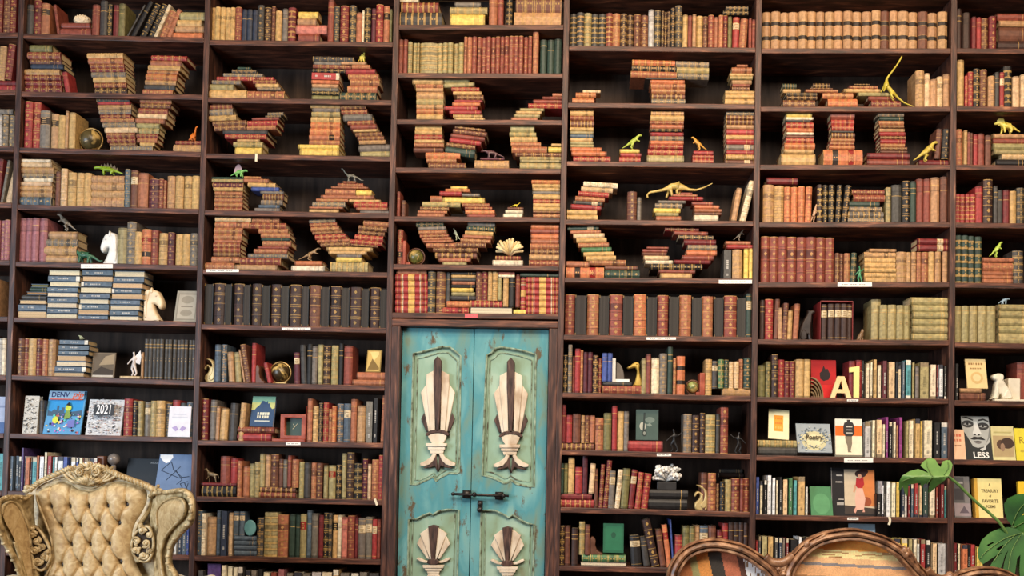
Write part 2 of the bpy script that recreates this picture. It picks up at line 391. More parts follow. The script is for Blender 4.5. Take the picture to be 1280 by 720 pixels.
    bc = c if not fore else ((.02, .022, .024) if st == 'F' else jit(tuple(s2l(x) for x in rng.choice([(74, 96, 118), (70, 60, 52), (86, 100, 112)]))))
    for sgn in (-1, 1):
        a0, a1 = (sgn*t/2, sgn*(t/2-bd))
        cov.box(0, h, min(a0, a1), max(a0, a1), y0, d, mul(bc, .9))
    if fore:                                                # the spine is at the back
        cov.box(0, h, -t/2, t/2, d-.003, d, bc)
        if st == 'F':
            for sgn in (-1, 1):
                for l0, l1 in ((0, .06*h), (.94*h, h)): cov.box(l0, l1, sgn*t/2-.0015*sgn-.002, sgn*t/2+.001, -.0006, .01, mul(GILT, .35))
    pc = c if fore else jit(tuple(s2l(x) for x in (206, 182, 140)))
    pag.box(.003, h-.003, -t/2+bd, t/2-bd, fy, by, pc)
    if fore and t > .012:                                   # bundles of leaves
        n = 5
        for i in range(n):
            x = -t/2+bd+(t-2*bd)*(i+.5)/n
            pag.box(.004, h-.004, x-(t-2*bd)/n*.4, x+(t-2*bd)/n*.4, fy-.0007, fy, mul(pc, rng.uniform(.8, 1.12)))
    if st == 'l' or st == 'L':
        a0, a1 = (.66, .805) if st == 'l' else (.635, .765)
        y = -.0009
        n = 3
        for i in range(n):
            s0 = (a0+(a1-a0)*(i+.25)/n)*h; s1 = s0+(a1-a0)/n*.4*h; ww = t*rng.uniform(.18, .3)
            lab.add([(s0, -ww, y), (s1, -ww, y), (s1, ww, y), (s0, ww, y)], [(0, 1, 2, 3)], g)
    return cov, pag, lab
BOOKS = []
def orient(mb, lying):
    if lying: mb.v = [(l, y, a) for (l, a, y) in mb.v]
    else: mb.v = [(-a, y, l) for (l, a, y) in mb.v]
    return mb
def add_book(kind, b, r, X0, X1, Z0, Z1, cs, Y, tilt, area, seq):
    BOOKS.append(dict(k=kind, b=b, r=r, X0=X0, X1=X1, Z0=Z0, Z1=Z1, cs=cs, Y=Y, tilt=tilt, area=area, seq=seq))
SEQ = [0]
def shelf_books(b, r, ox, oy, sc, *lines):
    f = lambda zx, zy: (ox+zx/sc, oy+zy/sc)
    for ln in lines:
        tk = ln.split(); op = tk[0]; Y = .02; base = None; SEQ[0] += 1; rot = 0.0
        tk = tk[1:]
        if op == 'U':
            while tk and '=' in tk[0]:
                k, v = tk.pop(0).split('=')
                if k == 'b': base = float(v)
                if k == 'Y': Y = float(v)
            for i, q in enumerate(tk):
                if ',' not in q: continue
                q, _, le = q.partition('/'); le = float(le or 0)
                x, top, cs = q.split(','); x = float(x); top = float(top)
                if cs == '-': continue
                x1 = float(tk[i+1].split(',')[0]) if i+1 < len(tk) else x+30
                A, B = P(*f(x, top), Y), P(*f(x1, top), Y)
                Bt = P(*f((x+x1)/2, top), Y)
                zb = zs(b, r, (A.x+B.x)/2) if base is None else P(*f((x+x1)/2, base), Y).z
                # bottom corners follow the vertical in the picture, so take X at the foot
                fy = oy+base/sc if base is not None else 590-(zb-EYE)*1220/(DIST+Y)
                fx0 = P(ox+x/sc, fy, Y).x; fx1 = P(ox+x1/sc, fy, Y).x
                if le == 0: fx0, fx1 = A.x, B.x
                ang = math.atan2(le/sc/244, max(.02, Bt.z-zb))
                yy = Y+rng.uniform(-.006, .012)
                add_book('U', b, r, fx0, fx1, zb, Bt.z, cs, yy, ang, (x1-x)*(abs(Bt.z-zb)*244*sc), SEQ[0])
        else:
            while tk and '=' in tk[0]:
                k, v = tk.pop(0).split('=')
                if k == 'r': rot = math.radians(float(v))
                if k == 'Y': Y = float(v)
            yt = float(tk.pop(0))
            for q in tk:
                x0, x1, yb, cs = q.split(','); x0, x1, yb = float(x0), float(x1), float(yb)
                A, B = P(*f(x0, yt), Y), P(*f(x1, yt), Y)
                mid = P(*f((x0+x1)/2, yt), Y)
                z0 = zs(b, r, (A.x+B.x)/2) if yb == 0 else P(*f((x0+x1)/2, yb), Y).z
                h_ = max(.006, mid.z-z0)
                add_book('S', b, r, A.x, B.x, z0, z0+h_, cs, Y+rng.uniform(-.003, .004), rot, (x1-x0)*h_*244*sc, SEQ[0])
                BOOKS[-1]['area'] /= sc*sc/ (4.923*4.923)
                yt = yb
    return
# ---------------------------------------------------------------- every book, bay by bay (crop origin, scale, then runs: U = upright, S = lying in a stack)
A = 4.923
B_ = shelf_books
# bay 0
B_(0,0,0,0,A,'U -70,-10,brg -30,-10,drg 14,-10,brg 62,-10,drg 100')
B_(0,1,0,0,A,'S 494 -80,100,521,drp -80,100,0,rdp','U b=492 -60,285,brp -22,280,tng/6 22,270,drg/22 66')
B_(0,2,0,110,A,'S 126 -90,78,160,gyp','U -60,162,gyg -28,165,lgp 12,165,gyg 48,165,gyg 86')
B_(0,3,0,110,A,'U -70,440,drp -40,435,drp/20 -10 -8,440,gyp/40 10 14,470,ltp/50 62')
B_(0,4,0,225,A,'U -70,245,pkg -36,245,pkg -2,245,pkg 30,245,pkg 64')
B_(0,6,0,325,A,'U -70,480,crp -40,480,whp -15,480,lgp 14,480,crp 40')
B_(0,8,0,445,A,'U -60,600,tqt -20,600,tqt 18','U b=868 -90,610,wht -64')
# bay 1
B_(1,0,0,0,A,'U 152,25,chp 200 205,-5,drg 248 250,18,orl 303 350,25,rbp/-34 368 568,30,rbp 613 618,5,chp 662 664,25,bkd 690 692,25,drp 727 729,20,olp 768',
 'S 138 376,556,170,rbp 362,560,0,rbp','U 772,25,chp/110 783 796,0,bkp/118 826 842,10,bkg/102 884 896,14,bkg/94 934 940,25,crd/92 962 968,55,org/72 1012 1016,48,orp/70 1044',
 'S 68 1103,1257,118,mop 1086,1240,158,ytp 1076,1255,195,tnp 1056,1248,0,ogp')
B_(1,1,0,0,A,'S 275 182,320,316,olp 166,370,360,rbd 180,375,392,brg 190,390,422,nvp 148,365,460,tnd 148,375,492,drd 150,375,523,drd 150,378,0,drd','U 398,436,rdp/-30 430',
 'S r=1 322 533,755,355,ytg 541,757,390,org 551,762,415,rbd 556,765,440,drd 560,770,472,gyd 572,772,505,ytd 576,775,535,rbd 580,778,0,dbd',
 'S r=-1 340 930,1148,370,rdd 921,1115,402,orp 912,1110,432,ytd 905,1095,452,ord 895,1086,490,ogd 889,1080,518,tnd 885,1075,548,chp 877,1063,0,org')
B_(1,2,0,110,A,'U 148,80,rdg 197 199,82,rdd 244 247,140,gyl 308 312,157,tnl 357 359,168,ytd 404 406,142,tnp 424 426,152,ytp 466',
 'S r=1 62 592,795,84,chg 600,803,102,rdp 602,808,130,tnd 608,806,160,gyd 614,800,185,drd 620,826,209,ord 630,832,240,gyd 642,850,272,ltp 650,828,302,rbd 658,832,334,drd 672,832,356,brd 679,940,0,gyg',
 'S r=-1 64 860,1055,92,org 862,1050,122,brd 850,1030,154,rbd 842,1025,186,ltp 832,1015,216,orp 838,982,246,mop 856,978,280,mod 840,972,306,drd 844,966,334,ord 860,950,354,ytd',
 'S 324 1080,1236,347,drd 1067,1238,0,tnd')
B_(1,3,0,110,A,'S 437 130,312,456,crp 120,318,485,ltp 120,328,522,tnd 130,328,550,gyd 145,322,575,crp 120,316,600,ltp 112,320,632,tnd 117,318,668,tnd 119,316,0,sbg',
 'U 335,510,brp 364 368,492,ltg 407 410,515,ytg 461 465,518,ytg 512 515,522,ytg 560',
 'S 537 562,765,582,tng 562,765,628,tng 561,764,672,tng 560,763,0,tng','U 770,500,sbg 802 805,507,brl 848 850,523,orp 911 915,558,mrg 976 980,560,rbg 1008 1011,570,rbd 1027 1029,542,tng 1077 1080,542,ytg 1130 1133,542,ytg 1180 1183,542,ytg 1230')
B_(1,4,0,225,A,'U 108,232,pkp 151 154,232,pkp 194 197,233,pkp 240 243,236,pkp 290','S 315 298,475,362,tnp 285,475,406,gyd 272,470,460,tnd 270,476,0,tnp',
 'U 716,290,mop 775 778,255,gyg 834 826,317,ytd 870 873,303,ogL 930 932,308,rbg 974 977,325,ytg 1029 1032,322,mrg 1072 1075,330,ytd 1120 1123,332,ytd 1168 1171,328,gyg 1219')
B_(1,5,0,325,A,'S 147 190,294,168,olf 182,294,196,dgp 166,288,215,tnf 132,285,246,chp 122,285,273,ltf 110,284,312,sbt 104,280,0,ltf',
 'S 60 298,490,96,crf 295,490,133,sbt 305,488,166,crf 292,478,199,sbt 291,478,229,crf 291,475,262,sbt 289,472,295,crf 288,474,329,sbt 284,473,0,crf',
 'S 60 508,694,98,sbt 505,693,132,ltf 498,686,166,sbt 492,683,203,crf 488,672,238,sbt 488,666,271,crf 485,668,306,sbt 481,668,340,ltf 481,662,0,sbt',
 'S 68 705,890,106,crf 700,888,141,sbt 692,880,176,ltf 690,868,207,sbt 686,880,244,ltf 680,860,276,sbt 676,858,309,crf 674,850,343,sbt 672,852,0,crf')
B_(1,6,0,325,A,'U 95,480,brg 140 143,480,rbg 170 172,482,ytg 221 223,485,drg 258 260,487,org 294 296,488,tng 341',
 'S 490 368,542,522,sbt 360,546,556,sbt 358,542,586,sbt 350,526,623,ltf 344,530,654,crf 336,526,690,sbt 330,515,0,ltf',
 'S 714 738,864,0,ltp','U 866,566,tnp 880 884,484,chk 908 910,485,chk 933 935,486,chk 958 960,487,chk 982 984,487,chk 1007 1009,488,chk 1032 1034,489,chk 1057 1059,489,chk 1082 1084,490,chk 1107 1109,490,chk 1132 1134,491,chk 1154 1156,491,chk 1177 1179,491,chk 1199')
B_(1,7,0,445,A,'U 762,262,rdg 814 820,275,bkg 846 849,277,mog 880 883,282,gyl 920 922,275,mog 957 960,275,ytg 1013 1018,290,chg 1051 1054,270,rdp 1100 1105,288,chp 1145 1148,282,sbg 1185','U Y=.05 240,272,chp 268')
B_(1,8,0,550,4.237,'U 42,86,crt 56,86,sbt 76,85,sbt 96,88,bkt 112 112,42,put 126,86,wht 133,92,ogt 158,95,nvt 166,92,tqt 196,84,ogt 210,88,wht 236,65,crt 252,85,rdt 276,90,tqt 290,90,wht 306,88,wht 336,90,blt 362,92,bkt 376,92,wht 402,96,blt 416,96,crt 434,98,rbt 444,96,wht 470,98,crt 494,96,rbt 515')
B_(1,9,0,550,4.237,'U 880,500,gyt 905,508,gyt 923,500,wht 940,490,nvt 966,455,sbt 990,442,blt 1007')
# bay 2
B_(2,0,245,0,A,'U 92,42,ytd 120,42,ytd 150,42,ytd 180,42,ytd 210,42,ytd 239 242,42,rbg 279 283,55,nvp 312,55,nvp 345,55,nvp 378 382,32,chg 420,42,dbg 462 468,38,brg 489 491,65,ytd 526 530,48,gyp 563 566,42,drs 612',
 'S 68 628,752,108,ylp 622,740,148,tnp 612,806,202,sap 626,760,0,rbp','U 812,-5,rbp 847 850,35,chg 882 887,32,drg 938 944,28,chd 984 986,75,orp 1021 1023,60,crp 1036 1038,45,bkd 1075 1079,45,mrp 1105 1107,22,rdg 1151 1154,30,orl 1189 1191,50,olp 1206')
B_(2,1,245,0,A,'S 412 255,336,426,dgp 220,370,448,chd 166,408,470,gyd 126,475,493,rdd','S 493 98,275,517,gyd 82,234,552,mop','S 487 350,492,514,rbd 366,512,536,ytp 376,520,555,gyd','S 552 82,309,0,ytd','S 556 312,542,0,org',
 'S r=-1 345 718,968,376,chg 722,898,398,gyp 720,955,421,rbd 715,918,444,bkd 712,882,492,rdt 710,882,514,ogp 712,876,536,tnp 710,876,560,gyp 712,884,582,bkd 711,880,0,olp','S 380 890,1048,396,tnp 958,1070,420,org 918,1102,451,rdp 936,1122,486,org 950,1130,524,org 932,1116,566,org 884,1108,0,dgd')
B_(2,2,245,95,A,'S r=3 170 85,222,200,rbd 82,226,240,gyd 80,246,272,ytd 100,308,302,brd 112,305,334,brd','S r=2 222 440,536,240,gyd 426,522,255,chd 345,512,272,rbp 314,502,302,rdg 312,490,328,ord','S 330 165,440,357,chp 178,432,386,rdd 250,390,402,ytp 228,408,434,mod 238,405,0,ylp',
 'S 163 705,886,196,ytd 716,886,220,gyp 712,886,249,mod 706,886,283,ytg 706,886,320,ogd 700,886,360,ogd 696,884,392,orl 695,884,420,ord 626,880,445,ylp 638,880,0,ylp','S r=2 178 888,1045,203,brd 893,1052,232,rbd 905,1082,272,gyp 932,1096,297,rbd 950,1112,328,rbp 966,1116,343,ytp 980,1142,370,brd 994,1156,395,brd 1004,1166,418,tnd 1000,1195,461,gyp 1010,1195,0,mop')
B_(2,3,245,195,A,'S 128 95,290,142,dgp 98,290,161,mod 100,290,192,mrg 108,290,215,ytd 114,286,239,org 115,286,258,brd 115,286,285,org 112,286,312,ord 112,281,0,rbd','S r=-1 125 296,398,139,ord 290,448,163,orp 318,488,190,ytd 340,512,216,blp 396,540,233,gyp','S 233 412,540,270,brs 400,533,300,gyd 385,516,319,sbp 358,516,0,gyp',
 'S 155 905,985,166,orp 870,1028,188,rbd 832,1058,200,orp','S 200 795,981,240,org','S 211 984,1082,240,ylp','S 240 768,1092,263,orp','S 263 740,936,281,ord 716,918,313,gyd 697,906,325,orp 695,878,0,ytp','S 267 940,1135,283,ytp 970,1178,316,rdd 986,1180,333,orp 1008,1192,0,gyp')
B_(2,4,245,195,A,'S 378 118,340,403,ltd 115,326,440,org 110,286,478,ord 108,281,515,ord 110,276,532,orp 106,271,565,rbd 106,271,590,rbd 106,272,617,brd','S 617 92,265,655,org 55,234,0,org','S 381 344,512,410,org 330,552,446,rbd 384,565,475,ord 399,578,503,ord 402,576,522,dgp 410,586,556,org 380,570,572,rbp 356,562,600,org 318,566,628,gyg','S 624 268,521,668,rbg 238,500,0,tnp',
 'S 645 608,778,673,ogp 585,790,0,crp','S r=3 388 695,856,410,gyd 699,866,433,rbd 706,880,461,ord 716,900,480,brd 732,920,511,rdd 746,944,530,org 766,945,556,brd','S r=-4 398 1030,1190,431,org 1000,1176,460,brd 995,1160,486,brd 975,1150,518,rdd 948,1146,545,rdd 952,1120,557,brd','S 557 802,1086,584,ytp 815,1050,605,ytp 866,1018,624,gyp 862,1022,651,ylp 826,1058,0,mos')
B_(2,5,245,330,A,'U 55,120,chF 106 110,118,dbm 178 182,122,chF 222 232,120,dbm 295 297,126,chF 338 345,121,dbm 405 410,130,chF 458 462,124,dbm 525 527,134,chF 575 580,128,dbm 648 652,136,chF 696 700,131,brm 766 769,138,chF 821 828,135,dbm 891 894,142,chF 944 948,140,dbm 1016 1019,148,chF 1064 1070,142,dbm 1131 1134,152,chF 1181')
B_(2,6,235,420,A,'U 165,52,sbp 201 203,50,sbd 234 250,97,tnp/-16 284 286,97,mop/-14 322 338,82,tnp/-38 350 354,50,brg/-42 386 390,42,rdp 416 486,160,rdp/-34 510 650,100,mrl/-8 684 692,52,chp/-14 726 731,48,bkp 763 766,62,gyp 797 800,52,mop 830 834,58,dbd 876 880,57,mod 922 928,45,bkp 953 957,58,rbp 1010','S 222 1038,1218,268,orp 1010,1216,0,orp')
B_(2,7,235,420,A,'U 80,385,drg 121 124,392,gyp/4 162 165,432,tnp/4 187 190,445,ytp/8 236 244,412,chp/10 292 304,410,tnd/14 336','S 560 306,532,596,rbg 302,510,0,rdp','U 735,385,orp 765 768,430,ytg 801 804,408,bkd 829 832,408,rdd 864 866,450,org 888 889,430,ogd 913 915,415,sbd 954 957,415,sbl 1000 1003,388,orp 1038 1040,428,tnp 1091 1094,402,gyt 1139 1143,382,bkt 1172 1180,365,orp/8 1204')
B_(2,8,235,560,4.5,'S 196 76,272,213,drp 78,270,0,bks','U b=213 182,46,rbp 233 236,58,rdp 277','U 279,72,org 303 306,102,orp 342 345,88,mop 371 374,78,mog 403','S 223 405,605,250,brs 398,605,0,rbs','U b=223 402,32,mop 430 433,38,tnp 462 464,35,brg 507 510,62,brp 535 538,65,gyp 560 562,42,rbp 583 585,63,org 622',
 'U 624,78,mog 651 654,82,chp 690 693,82,org 722 725,85,brg 758 766,98,mop 789 792,98,mol 830 834,92,bkd 861 866,30,mop 890 893,25,dbg 933 935,85,bkd 979 983,62,mrg 1010 1012,90,ltp 1030 1034,65,org 1073 1075,40,rdg 1101')
B_(2,9,235,560,4.5,'U 48,350,sbg 76 78,368,crg 100 103,388,tnp 152 158,352,sbp 185 188,355,nvt 227 229,365,ltp 250','U b=496 252,358,sbl 281 284,358,sbl 314','S 497 256,385,523,sbp 256,386,549,sbp 256,388,576,sbp 256,388,0,sbp','U 389,392,chd 425 428,362,mos 503 506,375,org 563 568,372,dgp 601 603,378,dgp 630 633,372,mol 666 668,350,sbp 693 695,368,gyp 729 733,378,drp 760 763,362,bkd 789 792,365,chd 811 813,378,ytl 840 842,378,crp 864 866,390,sap 898 901,380,rbg 938 940,392,drp 955 958,395,gyl 998 1001,388,gyl 1036 1038,402,rdl 1064 1066,402,rbp 1084')
B_(2,10,235,560,4.5,'U 54,690,cht 90 105,652,put 185 190,660,crt 218 220,665,crt 250 252,672,crt 280 282,670,cht 312 320,690,crt 350 352,690,gyt 385 390,682,bkt 420 424,700,crt 462 465,700,rbt 500 506,682,pkt 545 550,706,gyt 590 594,700,crt 640 644,706,gyt 690 694,700,lgt 750 754,700,crt 812 816,684,ytt 852 856,704,gyt 910 914,706,cht 960 964,700,gyt 1010 1014,706,cht 1074')
# bay 3
B_(3,0,480,0,A,'S -10 62,214,11,crp 106,336,72,rbs 92,357,0,chs','S 12 436,596,41,gyp 405,636,81,mod 405,620,0,ylp','U 646,-20,orp 697 700,-16,rbp 735 755,-16,bkd 790','S -30 812,1096,70,brd 800,1090,0,tnd')
B_(3,1,480,0,A,'U 90,240,rbp 117 119,238,rbp 145 150,258,mos 176 178,260,mos 202 204,262,mos 219 221,258,mos 328 331,262,mos 361 363,262,mos 393 395,262,mos 426 428,262,mos 459 461,262,mos 491 493,224,orm 513 515,226,orm 542 544,224,rbm 572 574,224,rbm 600 602,224,rbm 629 631,225,rbm 658 660,226,rbm 687 689,224,rbm 715 717,222,rbm 741 743,222,rbm 769 771,222,rbm 800 802,222,rbm 829 831,221,rbm 858 860,221,rbm 887 889,220,rbm 912 918,192,org 953 962,238,dgp 1003 1007,238,dgp 1047 1050,238,dgp 1093')
B_(3,2,480,100,A,'S -8 175,365,25,ytp 196,364,48,org 198,364,70,tng 200,366,115,tng 200,366,150,mod 200,364,176,tnd 200,364,205,ogd 200,362,0,ytd','S r=3 -14 366,524,14,mop 366,556,40,mop','S 42 415,586,68,rdd 425,600,90,ytd 448,612,121,brd 430,606,136,rdp 420,592,159,ogp 370,576,186,rdp 402,598,209,rdp 425,606,232,yts 435,620,0,ytp',
 'S 80 1036,1098,100,orp 976,1099,118,rbp 918,1099,143,rbp 888,1099,173,rdd','S 173 836,986,190,mop 812,970,209,ytp 798,960,229,mop 782,946,0,orp')
B_(3,3,480,100,A,'S 280 192,356,308,ytd 190,356,333,ytd 188,358,366,rdd 188,368,386,ytp 186,368,412,org 181,365,443,brp','S 440 255,468,480,ogd 262,445,508,ord 274,500,0,brg','S r=-6 292 436,622,308,brd 424,634,336,brg 410,620,362,rbp 402,598,390,rdp 384,562,416,brd','S r=-7 412 375,560,462,dgp','S 478 592,740,492,mrp 558,768,0,tnd',
 'S 278 778,926,320,mop 772,936,346,mod 776,942,380,ytg 781,965,406,org 786,1003,445,org 806,1090,470,brd 836,1090,490,mod 838,1090,506,mop 836,1090,0,mod','S 391 1030,1092,408,ytp 1010,1092,441,ylp')
B_(3,4,480,205,A,'U 80,170,rbp 100 104,220,brp 130','S 137 410,513,152,ylp 378,526,171,ogd','S 167 342,478,194,rdp','S 181 480,590,199,gyp','S 194 285,358,232,org','S 203 361,618,239,ylp','S 232 236,470,264,mod 222,400,286,brd 208,388,303,org 203,372,0,orp','S 240 480,648,263,rbd 498,665,280,rbd 500,680,308,ogd 513,684,0,rbp',
 'S 265 760,858,281,brp 746,856,303,crp 733,852,0,crp','S 97 908,1083,120,ogd 912,1083,144,ytd 914,1083,166,ytp 914,1083,186,gyp 918,1083,215,ytd 918,1083,239,rdd 918,1083,263,ytd 918,1083,288,ytd 918,1083,302,brd 918,1083,0,ord')
B_(3,5,480,205,A,'U 82,402,rbL 116','S r=2 355 198,366,385,dgd 208,380,406,gyp 214,384,430,org 220,396,452,rbd 231,412,469,org 240,426,482,orp','S r=-2 357 516,684,384,gyp 510,682,412,dgg 498,671,438,ytd 484,666,458,orp 470,656,482,ord','S 482 258,440,514,org','S 480 441,626,512,brg','S 514 302,580,542,brd 315,571,579,brs 336,534,601,orp 360,508,0,mop',
 'S 566 686,840,590,rbs 668,855,0,crp','S 370 905,1078,398,ogp 900,1078,428,rbp 904,1078,460,ogp 904,1078,490,orp 900,1078,522,org 900,1078,556,brd 894,1078,589,tng 892,1078,0,rbg')
B_(3,6,480,325,A,'S 62 76,262,87,orp 70,266,127,rdy 70,268,167,rdy 70,268,207,rdy 70,268,245,rdy 70,268,281,rdy 70,268,0,rdy','U 272,70,chd 318 322,70,brd 378 384,74,chp 408','S 72 412,564,91,bkp 414,564,109,ytp 414,564,131,chp 417,560,151,orp 414,562,172,bkp 414,550,196,ylp 414,560,219,mop 408,564,246,chp','S 252 386,526,290,ogg 336,522,0,rdg','U b=250 567,72,brg 603 605,72,drg 638 641,72,ytg 667 669,72,yts 700 704,108,mop 724','U b=288 734,108,ytp 767 770,108,bkp 806 810,85,rbp 838','S 250 530,728,290,rds','S 290 530,790,0,crf','S 72 705,805,90,rbp 705,805,106,crp','U b=302 842,105,rdy 872','S 304 796,873,0,ylp','S 82 838,1078,104,dgp','S 106 876,1076,141,rdy 876,1076,179,rdy 876,1076,215,rdy 876,1076,252,rdy 876,1076,290,rdy 876,1076,0,rdy')
# bay 4
B_(4,0,695,0,A,'U 90,78,chs 130,78,chs 174,78,mos 220,80,chs 262 265,80,chs 308 310,82,rbs 350,85,ord 396 398,85,dbd 438,85,dbd 479 481,88,brg 523,88,brg 569 572,52,lgp 607 610,60,chd 646 650,66,dbd 667,66,dbd 687,66,dbd 706 708,48,bkd 733 736,28,chd 779 782,90,ytp 812 814,95,rbp 839 841,90,tnp 864 866,92,yts 906 908,95,brg 937 940,88,rbg 975 977,98,orp 1001 1003,95,org 1029 1031,95,drg 1057 1060,100,olp 1084 1086,98,rdl/4 1128 1128,105,org/10 1174 1188,112,rbp 1206 1208,120,rbp 1230','S 35 1045,1184,62,chd 1028,1185,90,bkd')
B_(4,1,695,0,A,'S 552 164,275,568,ltp 122,246,598,ogd 100,236,0,ogd','S r=-1 366 470,735,400,ogs 466,740,435,bkd 461,745,474,org','S r=-1 374 738,941,412,gyd 743,942,447,mod 747,941,486,gyd','S 478 549,790,488,chp 580,792,514,ogp 585,794,545,org 588,794,575,ord 590,794,606,brs 588,796,0,gyd','S 397 1112,1180,412,orp 1082,1205,450,org 1068,1215,466,ytp 1070,1210,488,mod 1082,1206,515,tnp 1085,1195,528,rbp 1085,1195,557,brg 1042,1226,580,ytd 1042,1226,606,ytd 1040,1226,0,ytd')
B_(4,2,695,100,A,'S 186 88,230,218,ytd 88,232,246,rbd 88,235,290,brs 86,230,312,ytd 86,230,333,mop 86,230,353,sbp 86,226,378,ytp 86,230,395,mop 86,235,412,mop 90,281,438,ogp 96,312,466,ogp 106,336,0,rdd','S 425 392,515,448,ylp 396,525,471,rdp 390,520,0,rdd','S 190 586,788,216,tns 583,788,250,ytd 581,786,273,rbd 581,786,299,orp 581,776,318,bkd 583,786,343,rdp 581,786,372,gyd 576,786,396,ogp 576,783,421,rdd 566,783,460,rdd 560,788,0,mop',
 'S 435 846,968,459,rdp 841,970,481,rdd 841,970,0,rdd','S 191 1050,1226,218,gyd 1046,1226,241,brs 1046,1226,273,brs 1046,1226,299,tnp 1046,1226,335,rdp 1046,1226,364,ytd 1046,1226,395,rdp 1046,1223,432,gyl 1046,1226,458,rdp 1046,1226,488,yts 1041,1228,0,brl')
B_(4,3,695,215,A,'S r=-3 62 170,380,92,crd 155,350,121,ltd 138,326,150,rdg 119,300,179,ord 106,286,201,chl 91,279,230,rdp','S 230 69,252,262,ytd 69,256,0,ytd','U 441,120,brg 498 501,155,gyp 526','S 125 766,840,138,rbp 716,870,151,orp 696,906,173,rdp','S 175 626,800,192,gyp 610,778,223,gyd 600,766,249,ylp 612,756,269,mop 616,770,0,orp','S 182 836,966,205,rbp 850,1005,226,ogp 850,1021,246,orp 850,1019,263,brp 848,1000,0,crp','U 1076,95,tnp/36 1110 1128,50,crg/62 1166')
B_(4,4,695,215,A,'S r=2 334 72,263,357,dgl 86,276,378,orp 106,298,406,ltp 126,312,434,ytd 139,326,462,org 155,342,490,gnp 170,356,516,ytd 186,369,545,ytd','S 548 62,205,584,orp','S 538 206,431,572,org','S 584 62,296,0,ogL','S 576 300,504,602,brp 300,516,0,dgg',
 'S r=-1 340 671,880,364,drd 723,935,388,rbp 752,970,414,chd','S 414 788,985,448,drp 811,990,480,gyd 801,991,511,ogp 778,973,541,rbp 726,952,564,drp','S 460 558,693,474,rbp 531,686,494,rbp 533,681,515,brp 540,696,541,ltp 548,720,564,crp','S 564 583,902,600,bkd 632,858,622,rbp 643,836,0,ytp','U 1032,478,cht 1084 1088,476,tnd 1148 1158,472,ylp 1186 1189,472,ylp 1214','S 425 1043,1200,446,orp 1050,1215,0,rdp')
BOOKS[-1]['Z0'] = P(695+1130/A, 215+471/A, .02).z
B_(4,5,695,340,A,'U 58,135,rbg 118 121,142,chF 189 194,136,org 265 269,144,chF 327 331,138,rbg 412 415,146,chF 476 480,136,ogg 556 561,150,chF 622 627,140,rbg 694 698,150,chF 757 762,142,org 834 840,152,chF 898 904,146,org 970 976,154,chF 1031 1037,146,rbg 1113 1117,154,chF 1172 1174,130,dgl 1210')
B_(4,6,695,340,A,'U 48,508,bkd 72 77,448,gyd 101 103,515,rbp 117 119,472,rdp 152 150,478,ord 168 171,492,mrp 196 198,492,mrp 227 229,512,dbd 261 263,530,drd 281','U b=676 286,498,blp 317 319,498,blp 349','S 676 289,466,698,chp 288,526,0,rbg','U 529,532,mop 556 558,505,rbp 585 588,528,crp 637 640,500,gyg 685 690,460,dgp 720 722,530,ord 740 744,517,ogb 795','U b=716 922,535,yts 962 964,545,chl 997 1000,538,gnd 1033 1036,540,dgg 1064 1067,550,ltg 1095 1098,552,ltg 1126 1129,535,org 1154 1157,528,dgg 1202','S 716 1026,1212,0,tnd')
BOOKS[-9+0]['Z0'] = zs(4, 6, .6)
B_(4,7,690,440,A,'S 562 60,258,0,brs','U b=560 62,325,drp 87 90,388,rdp 125 128,380,brp 177 181,390,tng 202 204,390,brg 232 236,390,orp 265','U 268,405,org 318 320,375,olp 367 372,332,rdp 402 404,365,ytp 443 445,365,gyp 474','S 547 466,682,0,rdp','U 812,380,gyd 862 866,388,dbg 910 913,375,dbg 943 946,385,mos 1006 1011,380,chp 1035 1039,340,rbg 1086')
B_(4,8,690,574,A,'S 214 50,246,249,drp 50,258,0,rds','U b=213 52,25,dgp 74 76,25,olp 98 101,-10,ytp 140 144,48,rdp 185 189,-20,mrp 220 224,25,ltp/10 256','U 262,58,brp 284 286,30,drd/12 310 312,5,drd/24 342 344,70,gyl/8 380 384,62,crd/20 414 420,55,olp/16 464 466,62,drl/24 500 508,78,rdd/22 540 544,85,rdg/24 588','S 188 600,838,247,bkp 594,833,0,bkp','U 920,82,brp 958 961,85,org 1010 1012,150,brd 1031 1036,138,bkg 1065 1068,125,mod 1106 1109,118,rbg 1158 1160,120,rbp 1179 1181,118,rbg 1215','S Y=.17 60 1040,1175,85,chp 1030,1180,115,dbp')
B_(4,9,690,574,A,'U 50,408,dbd 78 80,410,brp 113 122,425,dbp 160','U b=590 168,385,mod 203 205,402,brp 236','S 590 182,455,633,gnd 175,460,0,crf','U 490,468,bkl/-16 552 566,475,chp/-28 605 614,365,dbg/-66 664 668,430,brp/-35 703 708,402,ogl/-35 738 742,372,blp/-22 752 758,468,rdp 802 806,410,olp 844 846,412,olp 879 881,408,tnp 910 912,410,sbl 962 965,410,brp 1012 1018,435,drp 1048 1051,395,rdp 1086 1088,390,dbp 1119 1121,390,dbp 1150 1152,390,dbp 1180 1182,392,dbp 1206')
